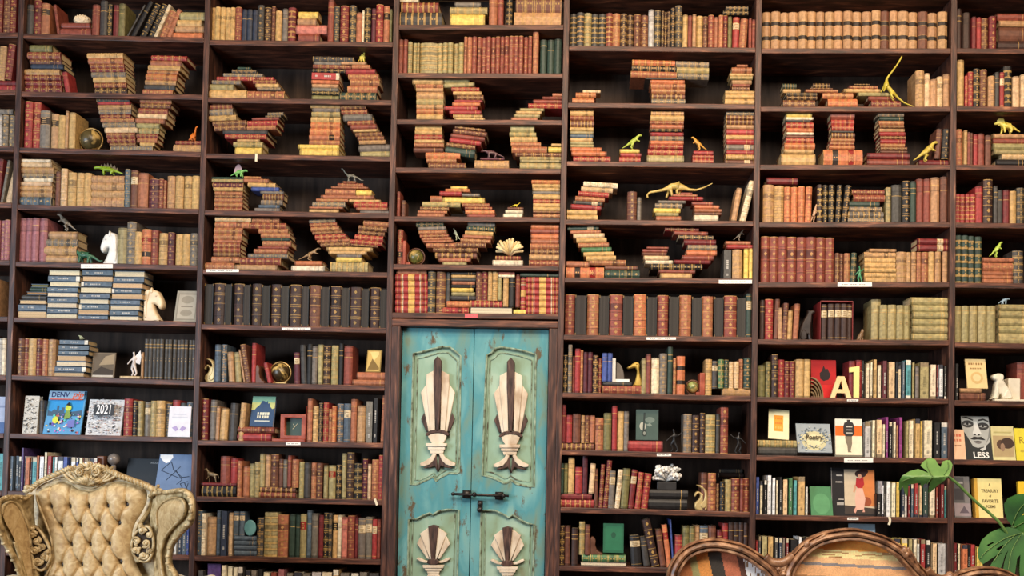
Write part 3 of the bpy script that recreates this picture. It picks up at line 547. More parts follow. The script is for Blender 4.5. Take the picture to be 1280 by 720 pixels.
# bay 5
B_(5,0,940,0,A,'U 68,68,tnb 121 123,66,tnb 178 179,74,tnb 227 229,68,tnb 288 290,70,tnb 343 345,62,tnb 400 401,68,tnb 450 453,70,tnb 508 510,62,tnb 565 567,66,tnb 621 623,65,tnb 680 683,67,tnb 740 742,60,tnb 795 796,62,brb 850 852,64,tnb 900 902,68,tnb 965 966,70,tnb 1024 1026,72,brb 1083 1086,74,tnb 1145 1148,70,tnb 1206')
B_(5,1,940,0,A,'S 512 190,275,545,dgd 192,301,568,ytp','S 568 210,402,588,chd 214,403,612,dbd 192,390,0,brd','S 512 375,480,545,dbd 356,496,550,brd 330,530,568,ord 436,624,604,ord 468,650,0,ogd','S 515 630,725,524,dbd 600,776,546,rbd 566,790,568,ytp 652,850,590,mop 716,886,616,rbp 735,916,0,drd','U 1008,435,tng 1062 1065,450,ltp 1098 1100,488,tnp 1140 1142,470,ltg 1178 1180,455,tnp 1218')
B_(5,2,940,95,A,'S 222 210,370,252,ylp 208,378,268,crp 212,361,282,chp 210,380,318,rdd 212,380,346,ogp 210,380,362,crp 212,383,378,brp 208,380,410,rdd 200,388,450,ogd 195,380,476,ytp 180,392,0,ytp','S 218 485,634,266,rbp 490,630,300,rdd 492,626,336,rdd 490,626,348,chp 490,633,382,brs 488,633,403,ord 478,630,426,rbd 475,632,450,ogd 442,684,0,ogL','S 222 776,936,248,gyd 786,936,273,dgp 782,936,301,ord 786,936,320,brd 780,941,343,tnp 782,943,368,rdp 790,948,388,brd 790,948,415,rdp 790,941,436,ord 790,955,456,brd 790,958,473,brp 710,971,508,drp 710,971,0,rbp','S 512 1030,1218,0,drp','U b=511 1122,325,brp/14 1158 1166,325,bkg/10 1212')
B_(5,3,940,205,A,'U 72,125,tnd 138 142,132,yts 199 202,138,ogg 243 245,138,ogg 285 287,138,ogg 326 326,138,ogg/6 364','S 82 92,284,122,drp','U 402,128,dbs 433 440,125,bkd 471 477,125,bkd 513 516,125,bkd/10 548 550,130,bkd/24 586','S 155 616,818,188,rbg 626,820,228,rbg 596,786,262,dgp 600,802,292,gyd 590,812,330,gys 590,812,0,gyd','U 824,145,mog 856 862,128,chp 923 928,105,bkg 973 978,105,dgp 1013 1018,88,rbp 1061 1063,88,rbp 1104 1108,78,tnp 1162 1166,75,brp 1210')
B_(5,4,940,205,A,'U 58,445,rbm 110 112,445,rbm 163 165,445,rbm 218 220,446,rbm 278 280,448,rbm 336 338,448,rbm 396 399,450,rbm 454 457,450,rbm 512 514,548,brd 539 541,548,brg 566 568,550,ord 602 605,545,dgd/8 636','S 522 722,888,540,tnp 692,886,578,tng 694,886,606,ytg 692,886,640,ytg 692,886,666,ytg 692,888,700,ytg 692,888,0,ytp','U 890,540,tnd 952 955,540,tng 984 986,540,tng 1015 1018,540,org 1047 1049,540,org 1090 1093,535,ytg 1129 1132,538,tng 1166 1180,535,tng 1212','S 457 1020,1212,494,drl 1020,1212,534,drl')
B_(5,5,940,345,A,'U 52,148,dbp 80 85,140,rdg 134 134,140,brp/10 162 164,195,tnp 188 186,165,brg/8 216 214,207,ytp/6 246 250,170,orp/12 282 432,172,dbl 467 470,172,dbl 508 512,172,dbl 548 550,172,dbl 587 590,172,dbl 620 738,178,mok 785 788,178,mok 836 838,178,mok 889 891,180,mok 936 938,180,mok 976','U Y=.06 740,142,mop 798','S 130 978,1212,178,mok 986,1212,220,mok 988,1212,262,mok 986,1212,308,mok 986,1210,352,mok 982,1210,0,mok')
B_(5,6,940,440,A,'U 40,80,olp 84 88,58,olg 120 123,15,dbg 162 165,45,rdg 203 205,55,drg 236 238,55,drg 268 272,45,ytp 322 324,45,ytp 362 598,55,drp 638 642,50,rdp 676 679,52,bkt 695 705,70,crt 728 730,62,crt 746 748,45,ytt 774 776,80,crt 799 802,55,mrt 833 838,62,ltt 881 885,60,bkp 900 902,80,crt 922 924,58,sbt 942 944,50,tqt 982 985,65,mot 1004 1006,85,gyp 1028 1032,65,mot 1090 1096,78,crt 1135 1138,80,drt 1149 1151,78,wht 1179 1182,85,cht 1200')
B_(5,7,940,440,A,'S 543 36,278,586,mos 36,278,0,chp','U 696,432,lgt 738 740,420,crt 762 764,418,ltt 800 803,445,crt 822 824,400,mgt 842 845,430,bkt 868 870,430,crt 888 889,450,tnt 904 906,402,mgt 930 948,425,mot 966 968,422,crt 1000 1002,412,ytt 1036 1038,425,ylt 1054 1056,422,crt 1110 1118,435,bkt 1158 1162,435,sbt 1206')
B_(5,8,935,574,A,'U 50,110,blt 74 76,135,crt 96 98,130,bkt 117 119,100,wht 147 149,115,wht 172 174,130,crt 189 191,110,bkt 213 215,125,ltt 247 249,115,gnt 278 280,130,tqt 306 308,108,ytt 353 355,170,wht 374 792,212,bkt 822 826,135,wht 836 838,140,cht 850 852,138,wht 878 880,145,crt 910 912,140,ylt 938 944,175,nvt 964 966,170,wht 984 986,165,drt 1004 1006,155,sbt 1024 1026,145,rdt 1052 1054,160,ltt 1073 1075,150,dgt 1112 1116,165,crt 1154 1158,175,rbt 1180 1182,155,drt 1208 1211,165,tqt 1232')
B_(5,9,935,574,A,'U 48,500,rdp 62 64,475,cht 82 85,475,mot 121 123,478,ytt 160 165,485,cht 188 190,488,nvt 212 214,488,gyt 232 234,488,drt 252 262,495,bkt 308 312,480,wht 334 336,484,bkt 370 372,484,crt 420 902,490,ylt 942 945,490,ylt 984 987,492,mot 1014 1016,495,crt 1040 1042,495,wht 1062 1064,495,rdt 1096 1099,500,bkt 1128 1132,520,ltt 1164 1167,520,lgt 1220')
# bay 6
B_(6,0,1180,0,4,'U 65,40,dbp 93 100,60,dbp 137 141,85,drp 163 166,85,rdp 190 192,85,brd 226 229,80,drg 264','S 65 266,420,100,rbp 276,420,130,tnp 276,420,200,brp 270,420,0,dbp')
B_(6,1,1180,0,4,'U 68,300,ytp 102 105,380,rdd 120 122,358,rdg 148 150,342,bkd 182 184,345,brg 220 223,380,tng 256 258,360,chp 279 281,362,rdl 303 306,325,bks 347 350,378,ltp 384 386,372,ltp 420')
B_(6,2,1180,140,4,'U 65,82,org 99 101,92,ytp 117 119,100,rbp 134 136,100,brp 150 153,108,rdp 174 176,105,rbp 207 210,115,brp 240','S 108 246,420,131,tnp 246,420,156,rbp 246,420,186,mop 250,420,211,mop 290,420,236,ltd 262,420,0,bkp')
B_(6,3,1180,140,4,'U 60,408,rds 84 86,408,rds 110 112,408,rds 134 136,408,rds 160 162,370,rdp 200 202,335,dbg 248 250,370,chp 270 272,388,chp 297 300,388,drp 332 335,392,ytd 368 371,375,chd 408')
B_(6,4,1180,280,4,'U 60,55,dgs 93 95,55,dgs 126 128,58,dgs 158 160,62,dgs 191','S 168 193,350,190,orp 196,348,236,org 193,346,256,orp 193,346,273,orp 193,346,0,orp','U 350,130,chd 404')
B_(6,5,1180,280,4,'U 58,408,mok 91 93,408,mok 130 132,408,mok 172 174,408,mok 217 219,408,mok 264','S 402 273,430,432,mok 273,430,470,mok 273,430,508,mok 273,430,545,mok 273,430,0,mok')
B_(6,6,1180,420,4,'U 56,138,bkt 75','S 262 79,190,283,tnp 79,211,0,brp','U Y=.08 372,130,rbp 430')
B_(6,7,1180,420,4,'U 440,480,ylt 470')
B_(6,9,1100,560,4.5,'U 418,535,drt 438 440,540,crt 458 461,545,ogt 495 497,545,bkt 509 512,545,rdt 540 542,560,ylt 582')
# beyond the picture edges the same shelves carry on, full of books
_r = random.Random(21)
for b in (0, 6):
    for r in range(10):
        L = [k for k in BOOKS if k['b'] == b and k['r'] == r]
        if b == 0: xa, xb = BAYX[0][0]+.03, min([k['X0'] for k in L] or [-3.05])-.012
        else: xa, xb = max([max(k['X1'] for k in L) if L else 0, P(1296, 360, .02).x])+.06, BAYX[6][1]-.03
        if r == 7: xb -= .22 if b == 0 else 0; xa += .12 if b == 6 else 0
        x = xa
        while x < xb-.03:
            w_ = _r.uniform(.022, .045); z = zs(b, r, x)
            add_book('U', b, r, x, x+w_, z, z+_r.uniform(.17, .24), _r.choice(['brg', 'rbg', 'drg', 'tnp', 'ytd', 'dbd', 'chp', 'mop', 'orp', 'rdp']), .025, 0, 0, 9999)
            x += w_+.001
# ---------------------------------------------------------------- turn the list into books
ORD = 'zeroth first second third fourth fifth sixth seventh eighth ninth tenth eleventh twelfth thirteenth fourteenth fifteenth sixteenth seventeenth eighteenth nineteenth'.split()
def ordinal(n):
    if n < 20: return ORD[n]
    t = {2: 'twentieth', 3: 'thirtieth', 4: 'fortieth'}; u = {2: 'twenty', 3: 'thirty', 4: 'forty'}
    return t[n//10] if n % 10 == 0 else u[n//10]+'-'+ORD[n % 10]
byrow = {}
for k in BOOKS: byrow.setdefault((k['b'], k['r']), []).append(k)
for (b, r), L in byrow.items():
    stacks = {}
    for k in L:
        if k['k'] == 'S': stacks.setdefault(k['seq'], []).append(k)
    order = sorted(stacks, key=lambda s: (round(min(q['X0'] for q in stacks[s]), 3), -stacks[s][0]['Z1']))
    for i, s in enumerate(order):
        q = stacks[s]
        for j, k in enumerate(q):
            k['pos'] = ('only book lying in' if len(q) == 1 else ordinal(j+1)+' from top in')+' '+ordinal(i+1)+' stack'
    ups = sorted([k for k in L if k['k'] == 'U'], key=lambda k: (k['X0']+k['X1'])/2)
    for i, k in enumerate(ups): k['pos'] = ordinal(i+1)+' upright from left'
    for k in L:
        c, st = k['cs'][:2], k['cs'][2]
        k['paper'] = st == 't' and not (b == 1 and r in (5, 6))
        noun = 'paperback' if k['paper'] else 'book'
        k['label'] = '%s %s %s, %s, %s shelf, %s' % (PAL[c][1], STYLE[st], noun, k['pos'], ROWNAME[r], BAYNAME[b])
        k['group'] = 'books on the %s shelf, %s' % (ROWNAME[r], BAYNAME[b])
        k['area'] = (k['X1']-k['X0'])*(k['Z1']-k['Z0'])
        q = 590-(((k['Z0']+k['Z1'])/2)-EYE)*244
        inview = P(0, 360, .02).x-.02 < (k['X0']+k['X1'])/2 < P(1282, 360, .02).x+.02
        hid = k['seq'] == 9999 or (b == 1 and r == 9 and k['X0'] < -2.2) or r == 10 or (b == 5 and r == 9 and 1.03 < (k['X0']+k['X1'])/2 < 1.62)
        if not inview or hid: k['area'] *= .05
hard = sorted([k for k in BOOKS if not k['paper']], key=lambda k: -k['area'])
for i, k in enumerate(hard): k['own'] = i < 300
RB = []
for b_, r_, px_, py_ in ((2, 2, 310, 190), (5, 8, 1111, 640), (2, 8, 468, 620)):
    q_ = P(px_, py_, .02); k = min((k for k in BOOKS if k['b'] == b_ and k['r'] == r_), key=lambda k: abs((k['X0']+k['X1'])/2-q_.x)+5*abs(k['Z0']-zs(b_, r_, q_.x))); k['own'] = True; RB.append(k)
for k in BOOKS:
    if k['paper']: k['own'] = k['area'] > .0004 or k in RB
rest_c, rest_p = MB(), MB()
def book_frame(k):
    a = k['tilt']
    if k['k'] == 'U':
        W = k['X1']-k['X0']; ca, sa = math.cos(a), math.sin(abs(a))
        t = max(.006, W*ca-.0006); h = max(.05, (k['Z1']-k['Z0']-t*sa)/ca if a else k['Z1']-k['Z0'])
        if a > 0: x = k['X1']-t/2*ca
        elif a < 0: x = k['X0']+t/2*ca
        else: x = (k['X0']+k['X1'])/2
        org = Vector((x, k['Y'], k['Z0']+t/2*sa)); ang = a
    else:
        t = max(.005, k['Z1']-k['Z0']-.0005); h = k['X1']-k['X0']
        org = Vector(((k['X0']+k['X1'])/2, k['Y'], (k['Z0']+k['Z1'])/2)); ang = -a
        if ang:                                             # keep the turned book clear of what is under it
            pass
    return t, h, org, ang
for k in BOOKS:
    t, h, org, ang = book_frame(k)
    d = min(.24, max(.09, .70*h)) if k['k'] == 'U' else min(.22, max(.08, .70*h))
    if k['k'] == 'U' and k['cs'][2] in 'F': d = min(.24, .7*h)
    cov, pag, lab = bookgeo(t, h, d, k['cs'][:2], k['cs'][2])
    for mb in (cov, pag, lab):
        orient(mb, k['k'] == 'S')
        if k['k'] == 'S': mb.v = [(x-h/2, y, z) for x, y, z in mb.v]
    M = Matrix.Translation(org) @ Matrix.Rotation(ang, 4, 'Y')
    if not k['own']:
        for src, dst in ((cov, rest_c), (pag, rest_p), (lab, rest_c)):
            n = len(dst.v); dst.v += [tuple(M @ Vector(v)) for v in src.v]
            dst.f += [[n+i for i in f] for f in src.f]; dst.c += src.c; dst.m += src.m
        continue
    o = link('paperback' if k['paper'] else 'book', cov.mesh('book'), None, M_BOOK)
    o.matrix_world = M; k['obj'] = o
    tag(o, k['label'], 'book', k['group'])
    link('page_block', pag.mesh('page_block'), o, M_PAGE)
    if lab.v: link('title_label', lab.mesh('title_label'), o, M_BOOK)
n0 = len(rest_c.v)
off = len(rest_c.f)
rest_c.v += rest_p.v; rest_c.f += [[n0+i for i in f] for f in rest_p.f]; rest_c.c += rest_p.c; rest_c.m += [1]*len(rest_p.f)
me = rest_c.mesh('smaller_books'); me.materials.append(M_BOOK); me.materials.append(M_PAGE)
o = bpy.data.objects.new('smaller_books', me); COL.objects.link(o)
tag(o, 'all the thinner antique books filling the remaining space on the shelves', 'books', 'smaller antique books', 'stuff')
print('BOOKS', len(BOOKS), 'own', sum(1 for k in BOOKS if k['own']), 'hard', len(hard))
# ---------------------------------------------------------------- the carved double door
DY = .045
door = tag(empty('door_1', (P(590, 560, DY).x, DY, 0)), 'weathered turquoise double door with cream and dark wooden carvings', 'door', kind='structure')
def X_(px, py, Y=DY): return P(px, py, Y).x
def loop(pts, Y=DY):
    out = []
    for q in pts:
        v = P(q[0], q[1], Y); out.append((v.x, v.z))
    return out
zt = P(595, 411, DY).z; zb_ = .015
xl, xm, xr = X_(503.5, 412), X_(593, 412), X_(686, 412)
OPEN = {
 'L': ([(516.5,441.5),(525,440),(540,436),(553,433),(562,433.5),(567,437),(576,445),(575,520),(574.3,590),(571,592.5),(561,592),(550,597.5),(545,602),(541,596.5),(530,602),(520,606),(512.8,606),(514,540)],
       [(510.6,649),(520,648.5),(530,643.5),(537,641),(541,643),(548,638.5),(560,636.5),(574,637.5)]),
 'R': ([(608,444),(614,441),(620,435),(626,433.7),(640,435.5),(652,437.7),(664,441),(670,444),(669,520),(667.8,609),(656.7,608),(645.6,605.6),(638,600.5),(634,604),(630,604.5),(619,599),(610,596),(602.5,594.5),(605,520)],
       [(601,638),(612,637.5),(619,638),(630,643),(635.6,646.7),(641,643.5),(650,649.5),(661,654.4),(668,655.6)])}
LOWB = EYE-(900-590)/244+.35
for s, (x0, x1) in (('L', (xl, xm-.002)), ('R', (xm+.002, xr))):
    leaf_root = None
    up_ = loop(OPEN[s][0])
    lo_t = loop(OPEN[s][1])
    lo = lo_t+[(lo_t[-1][0]-.004, .26), (lo_t[0][0]+.004, .26)]
    fr = [(x0, zb_), (x1, zb_), (x1, zt), (x0, zt)]
    leaf = poly2d('door_leaf', [fr, up_, lo], DY, .028, M_TURQ, door, .002)
    mb = MB(); mb.box(x0+.01, x1-.01, DY+.014, DY+.034, zb_+.01, zt-.01)
    mb.build('panel', M_PALE, leaf); bpy.data.objects[-1] if False else None
    # mouldings round each opening
    for lp in (up_, lo):
        mb = MB(); path = [Vector((x, DY+.001, z)) for x, z in lp]
        sweep(mb, path, [(-.004, 0), (-.003, .005), (.002, .006), (.006, .003), (.008, -.010)], True)
        sweep(mb, path, [(-.0, .0), (.0, .002), (.003, .002), (.003, 0)], True)
        mb.build('panel_moulding', M_TRIM, leaf)
        cx = sum(x for x, z in lp)/len(lp); cz = sum(z for x, z in lp)/len(lp)
        mb = MB(); hw = max(abs(x-cx) for x, z in lp); hh = max(abs(z-cz) for x, z in lp)
        inner = [Vector((cx+(x-cx)*(1-.022/hw), DY+.0125, cz+(z-cz)*(1-.03/hh))) for x, z in lp]
        sweep(mb, inner, [(-.0035, 0), (-.002, .0035), (.002, .0035), (.0035, 0)], True)
        mb.build('panel_moulding', M_TRIM, leaf)
# carvings: pixel outlines round the left one, moved across for the right one
def carve(parent, items, dx, dy, c0):
    root = None
    for nm, mat, pts, th in items:
        lp = [(x, z) for x, z in loop([(q[0]+dx, q[1]+dy) for q in pts])]
        poly2d(nm, [lp], DY+.014-th, th, mat, parent, .003)
q = lambda L: [(500+x/3.6, 400+y/3.6) for x, y in L]
mir = lambda L, c=171: [(2*c-x, y) for x, y in L][::-1]
inner_ = [(153,228),(121,246),(119,292),(138,500),(160,502),(156,300)]
outer_ = [(119,290),(94,326),(128,502),(142,502)]
leaf_d = [(107,418),(95,446),(118,503),(132,500)]
foot = [(150,600),(138,618),(118,632),(92,644),(93,656),(112,658),(136,650),(154,630),(164,604)]
tuft = [(164,604),(150,632),(128,656),(104,664),(112,668),(140,664),(156,656),(168,682),(171,684)]
UP = []
UP += [('carved_leaf', M_DARKWOOD, q(leaf_d), .016), ('carved_leaf', M_DARKWOOD, q(mir(leaf_d)), .016)]
UP += [('carved_petal', M_CREAMWOOD, q(outer_), .020), ('carved_petal', M_CREAMWOOD, q(mir(outer_)), .020)]
UP += [('carved_petal', M_CREAMWOOD, q(inner_), .026), ('carved_petal', M_CREAMWOOD, q(mir(inner_)), .026)]
UP += [('carved_spike', M_DARKWOOD, q([(171,164),(154,184),(153,300),(160,420),(164,502),(178,502),(182,420),(189,300),(188,184)]), .034)]
UP += [('carved_collar', M_DARKWOOD, q([(117,520),(122,508),(140,497),(171,492),(202,497),(220,508),(225,520),(214,522),(196,512),(171,509),(146,512),(128,522)]), .034)]
UP += [('carved_cup', M_CREAMWOOD, q([(127,521),(146,512),(171,509),(196,512),(212,521),(206,540),(196,556),(146,556),(135,540)]), .03)]
UP += [('carved_step', M_CREAMWOOD, q([(120,555),(212,555),(212,570),(120,570)]), .036), ('carved_step', M_CREAMWOOD, q([(126,571),(205,571),(203,585),(128,585)]), .030), ('carved_step', M_CREAMWOOD, q([(134,586),(198,586),(196,602),(138,602)]), .025)]
UP += [('carved_foot', M_CREAMWOOD, q(foot), .026), ('carved_foot', M_CREAMWOOD, q(mir(foot)), .026), ('carved_tuft', M_DARKWOOD, q(tuft), .022), ('carved_tuft', M_DARKWOOD, q(mir(tuft)), .022)]
h = lambda L: [(590+x/4.5, 560+y/4.5) for x, y in L]
pin = [(174,455),(124,490),(140,530),(182,636),(190,636)]
pout = [(131,500),(106,546),(164,632),(178,634)]
curl = [(104,632),(112,624),(132,630),(150,640),(172,644),(168,656),(146,654),(124,646)]
LO = [('carved_petal', M_CREAMWOOD, h(pout), .02), ('carved_petal', M_CREAMWOOD, h(mir(pout, 200)), .02), ('carved_petal', M_CREAMWOOD, h(pin), .026), ('carved_petal', M_CREAMWOOD, h(mir(pin, 200)), .026),
 ('carved_spike', M_DARKWOOD, h([(172,448),(200,440),(230,448),(222,520),(208,640),(190,640),(180,540)]), .034),
 ('carved_collar', M_DARKWOOD, h([(164,652),(172,636),(200,628),(226,636),(236,652),(220,664),(180,664)]), .036),
 ('carved_foot', M_CREAMWOOD, h(curl), .024), ('carved_foot', M_CREAMWOOD, h(mir(curl, 200)), .024),
 ('carved_step', M_CREAMWOOD, h([(140,666),(260,666),(256,684),(144,684)]), .034), ('carved_step', M_CREAMWOOD, h([(152,685),(248,685),(244,700),(156,700)]), .03), ('carved_step', M_CREAMWOOD, h([(164,701),(236,701),(232,716),(168,716)]), .026),
 ('carved_foot', M_CREAMWOOD, h([(172,717),(228,717),(246,745),(270,770),(240,772),(200,750),(160,772),(130,770),(154,745)]), .024)]
leaves = [o for o in bpy.data.objects if o.name.startswith('door_leaf')]
leaves.sort(key=lambda o: o.name)
for leaf, dx, dl, dyy in ((leaves[0], 0, 542-634.4, 0), (leaves[1], 91.3, 0, 1.2)):
    carve(leaf, UP, dx, dyy*1.3, 0); carve(leaf, LO, dl, 0 if dl == 0 else -2.0, 0)
# bolt and hasp
mb = MB(); a, c = P(566, 617.5, .01), P(636, 620, .01)
mb.tube([a, (a*3+c)/4, (a+c)/2, c], [.007, .007, .007, .006]); mb.ball(P(593, 618.2, .008), .013, 10); mb.ball(P(629, 619.8, .008), .013, 10); mb.ball(a, .010, 8)
mb.box(a.x+.05, a.x+.09, .01, DY, a.z-.02, a.z+.02); mb.box(c.x-.07, c.x-.03, .01, DY, c.z-.02, c.z+.02)
mb.build('bolt', M_IRON, door, True)
mb = MB(); a = P(600, 633, .02); mb.box(a.x-.012, a.x+.012, .018, DY, a.z-.028, a.z+.03); mb.ball((a.x, .016, a.z+.014), .014, 10); mb.ball((a.x, .014, a.z-.016), .016, 10)
mb.build('lock', M_IRON, door, True)
# frame posts and lintel
mb = MB(); mb.box(BAYX[3][0]+PW/2, xl-.004, .0, .10, 0, P(590, 409, 0).z); tag(mb.build('trim_1', M_POST, bevel=.004), kind='structure')
mb = MB(); mb.box(xr+.004, BAYX[3][1]-PW/2, .0, .10, 0, P(590, 409, 0).z); tag(mb.build('trim_2', M_POST, bevel=.004), kind='structure')
mb = MB(); za, zc = P(590, 409, 0).z, SHELF[3][6][1]-TH-.001
mb.box(BAYX[3][0]+PW/2, BAYX[3][1]-PW/2, -.004, .10, za+.0005, zc-.004); tag(mb.build('trim_3', M_WOOD, bevel=.005), kind='structure')
mb = MB(); mb.box(BAYX[3][0]-.01, BAYX[3][1]+.01, .34-.02, .339, 0, zt); tag(mb.build('wall_doorway', M_BACK), kind='structure')
# ---------------------------------------------------------------- figurines and ornaments
def skin(name, nodes, edges, mat, parent=None, sub=1):
    me = bpy.data.meshes.new(name); me.from_pydata([n[0] for n in nodes], edges, [])
    o = bpy.data.objects.new(name, me); COL.objects.link(o)
    sk = o.modifiers.new('s', 'SKIN'); sk.use_smooth_shade = True
    for i, n in enumerate(nodes):
        o.data.skin_vertices[0].data[i].radius = (n[1], n[1]); o.data.skin_vertices[0].data[i].use_root = (i == 0)
    ss = o.modifiers.new('u', 'SUBSURF'); ss.levels = sub; ss.render_levels = sub
    dg = bpy.context.evaluated_depsgraph_get(); dg.update()
    m2 = bpy.data.meshes.new_from_object(o.evaluated_get(dg)); m2.name = name
    bpy.data.objects.remove(o)
    return link(name, m2, parent, mat)
# templates: first node is the root; u across (head at 0), v up, w sideways, r thickness (of sqrt(area))
def chain(*ids): return [(ids[i], ids[i+1]) for i in range(len(ids)-1)]
T = {}
T['sauropod'] = (dict(c=(.50,.48,0,.15), s=(.36,.46,0,.12), n1=(.24,.58,0,.07), n2=(.15,.74,0,.05), n3=(.09,.90,0,.045), h=(.0,.93,0,.05), p=(.64,.44,0,.12), t1=(.78,.30,0,.06), t2=(.90,.18,0,.035), t3=(1,.20,0,.018),
  a1=(.36,.30,.09,.055), a2=(.36,.03,.10,.05), b1=(.36,.30,-.09,.055), b2=(.34,.03,-.10,.05), c1=(.62,.30,.09,.06), c2=(.62,.03,.10,.05), d1=(.62,.30,-.09,.06), d2=(.60,.03,-.10,.05)),
  chain('c','s','n1','n2','n3','h')+chain('c','p','t1','t2','t3')+chain('s','a1','a2')+chain('s','b1','b2')+chain('p','c1','c2')+chain('p','d1','d2'))
T['tall_neck'] = (dict(c=(.55,.30,0,.20), s=(.45,.36,0,.17), n1=(.38,.52,0,.10), n2=(.34,.70,0,.075), n3=(.28,.88,0,.07), h=(.08,.95,0,.085), p=(.68,.26,0,.15), t1=(.85,.14,0,.07), t2=(1,.06,0,.03),
  a1=(.42,.2,.10,.075), a2=(.40,.03,.10,.065), b1=(.42,.2,-.10,.075), b2=(.38,.03,-.10,.065), c1=(.68,.16,.10,.08), c2=(.66,.03,.10,.065), d1=(.68,.16,-.10,.08), d2=(.64,.03,-.10,.065)),
  chain('c','s','n1','n2','n3','h')+chain('c','p','t1','t2')+chain('s','a1','a2')+chain('s','b1','b2')+chain('p','c1','c2')+chain('p','d1','d2'))
T['long_tail'] = (dict(c=(.44,.78,0,.14), s=(.36,.68,0,.11), n1=(.27,.53,0,.065), n2=(.16,.45,0,.05), n3=(.06,.38,0,.045), n4=(.02,.22,0,.04), h=(.035,.06,0,.04), p=(.54,.74,0,.11), t1=(.64,.56,0,.065), t2=(.76,.54,0,.045), t3=(.88,.70,0,.03), t4=(1,.93,0,.015),
  a1=(.34,.40,.06,.05), a2=(.31,.12,.07,.045), b1=(.38,.40,-.06,.05), b2=(.40,.12,-.07,.045), c1=(.50,.48,.06,.055), c2=(.52,.26,.07,.045), d1=(.46,.48,-.06,.055), d2=(.47,.26,-.07,.045)),
  chain('c','s','n1','n2','n3','n4','h')+chain('c','p','t1','t2','t3','t4')+chain('s','a1','a2')+chain('s','b1','b2')+chain('p','c1','c2')+chain('p','d1','d2'))
T['rearing'] = (dict(c=(.22,.36,0,.085), s=(.14,.44,0,.075), n1=(.16,.56,0,.045), n2=(.30,.68,0,.036), n3=(.46,.82,0,.032), n4=(.56,.93,0,.03), h=(.60,.985,0,.036), p=(.34,.30,0,.075), t1=(.48,.20,0,.04), t2=(.68,.10,0,.028), t3=(1,.02,0,.014),
  a1=(.05,.36,.05,.035), a2=(.0,.31,.06,.03), b1=(.08,.34,-.05,.035), b2=(.04,.29,-.06,.03), c1=(.30,.22,.06,.042), c2=(.40,.155,.06,.03), d1=(.26,.23,-.06,.042), d2=(.34,.16,-.06,.03)),
  chain('c','s','n1','n2','n3','n4','h')+chain('c','p','t1','t2','t3')+chain('s','a1','a2')+chain('s','b1','b2')+chain('p','c1','c2')+chain('p','d1','d2'))
T['theropod'] = (dict(c=(.42,.56,0,.13), s=(.30,.68,0,.12), n=(.22,.82,0,.08), h=(.12,.91,0,.09), j=(.0,.88,0,.05), p=(.54,.46,0,.12), t1=(.70,.32,0,.075), t2=(.85,.18,0,.045), t3=(1,.08,0,.02),
  a1=(.22,.56,.08,.04), a2=(.12,.56,.09,.03), b1=(.22,.54,-.08,.04), b2=(.10,.50,-.09,.03), c1=(.46,.28,.10,.075), c2=(.52,.12,.10,.045), c3=(.42,.03,.11,.045), d1=(.48,.28,-.10,.075), d2=(.56,.12,-.10,.045), d3=(.47,.03,-.11,.045)),
  chain('c','s','n','h','j')+chain('c','p','t1','t2','t3')+chain('s','a1','a2')+chain('s','b1','b2')+chain('p','c1','c2','c3')+chain('p','d1','d2','d3'))
T['quad'] = (dict(c=(.50,.60,0,.17), s=(.36,.62,0,.15), n=(.22,.74,0,.10), h=(.12,.76,0,.11), j=(.0,.66,0,.06), p=(.64,.54,0,.14), t1=(.80,.36,0,.07), t2=(1,.16,0,.025),
  a1=(.34,.36,.10,.07), a2=(.30,.04,.11,.06), b1=(.36,.36,-.10,.07), b2=(.38,.04,-.11,.06), c1=(.64,.34,.10,.08), c2=(.66,.04,.11,.06), d1=(.66,.34,-.10,.08), d2=(.60,.04,-.11,.06)),
  chain('c','s','n','h','j')+chain('c','p','t1','t2')+chain('s','a1','a2')+chain('s','b1','b2')+chain('p','c1','c2')+chain('p','d1','d2'))
T['sitting'] = (dict(c=(.54,.38,0,.24), s=(.36,.55,0,.21), n=(.30,.70,0,.15), h=(.26,.86,0,.155), j=(.06,.82,0,.09), p=(.70,.20,0,.25), t1=(.90,.08,0,.05), t2=(1,.04,0,.03), e1=(.32,.985,.06,.035), e2=(.32,.985,-.06,.035),
  a1=(.27,.30,.09,.10), a2=(.20,.04,.10,.09), b1=(.30,.28,-.09,.10), b2=(.24,.04,-.10,.09), c1=(.62,.14,.17,.15), c2=(.42,.05,.19,.08), d1=(.62,.14,-.17,.15), d2=(.42,.05,-.19,.08)),
  chain('c','s','n','h','j')+chain('c','p','t1','t2')+chain('s','a1','a2')+chain('s','b1','b2')+chain('p','c1','c2')+chain('p','d1','d2')+[('h','e1'),('h','e2')])
T['horse'] = (dict(c=(.56,.58,0,.13), s=(.38,.60,0,.13), n=(.26,.78,0,.09), h=(.20,.93,0,.075), j=(.04,.84,0,.05), p=(.74,.58,0,.13), t1=(.92,.54,0,.04), t2=(1,.30,0,.03), a1=(.36,.34,.06,.05), a2=(.36,.02,.06,.04), b1=(.34,.38,-.06,.05), b2=(.22,.22,-.06,.04),
  c1=(.76,.32,.06,.055), c2=(.78,.02,.06,.04), d1=(.78,.32,-.06,.055), d2=(.86,.02,-.06,.04)),
  chain('c','s','n','h','j')+chain('c','p','t1','t2')+chain('s','a1','a2')+chain('s','b1','b2')+chain('p','c1','c2')+chain('p','d1','d2'))
T['swan'] = (dict(c=(.55,.22,0,.20), s=(.30,.26,0,.15), n1=(.14,.36,0,.07), n2=(.16,.50,0,.055), n3=(.27,.58,0,.05), n4=(.24,.70,0,.05), h=(.12,.72,0,.06), j=(.0,.62,0,.03), p=(.72,.30,0,.17), w1=(.80,.55,0,.12), w2=(.68,.80,0,.07), w3=(.40,.98,0,.03), t=(.98,.30,0,.05)),
  chain('c','s','n1','n2','n3','n4','h','j')+chain('c','p','w1','w2','w3')+[('p','t')])
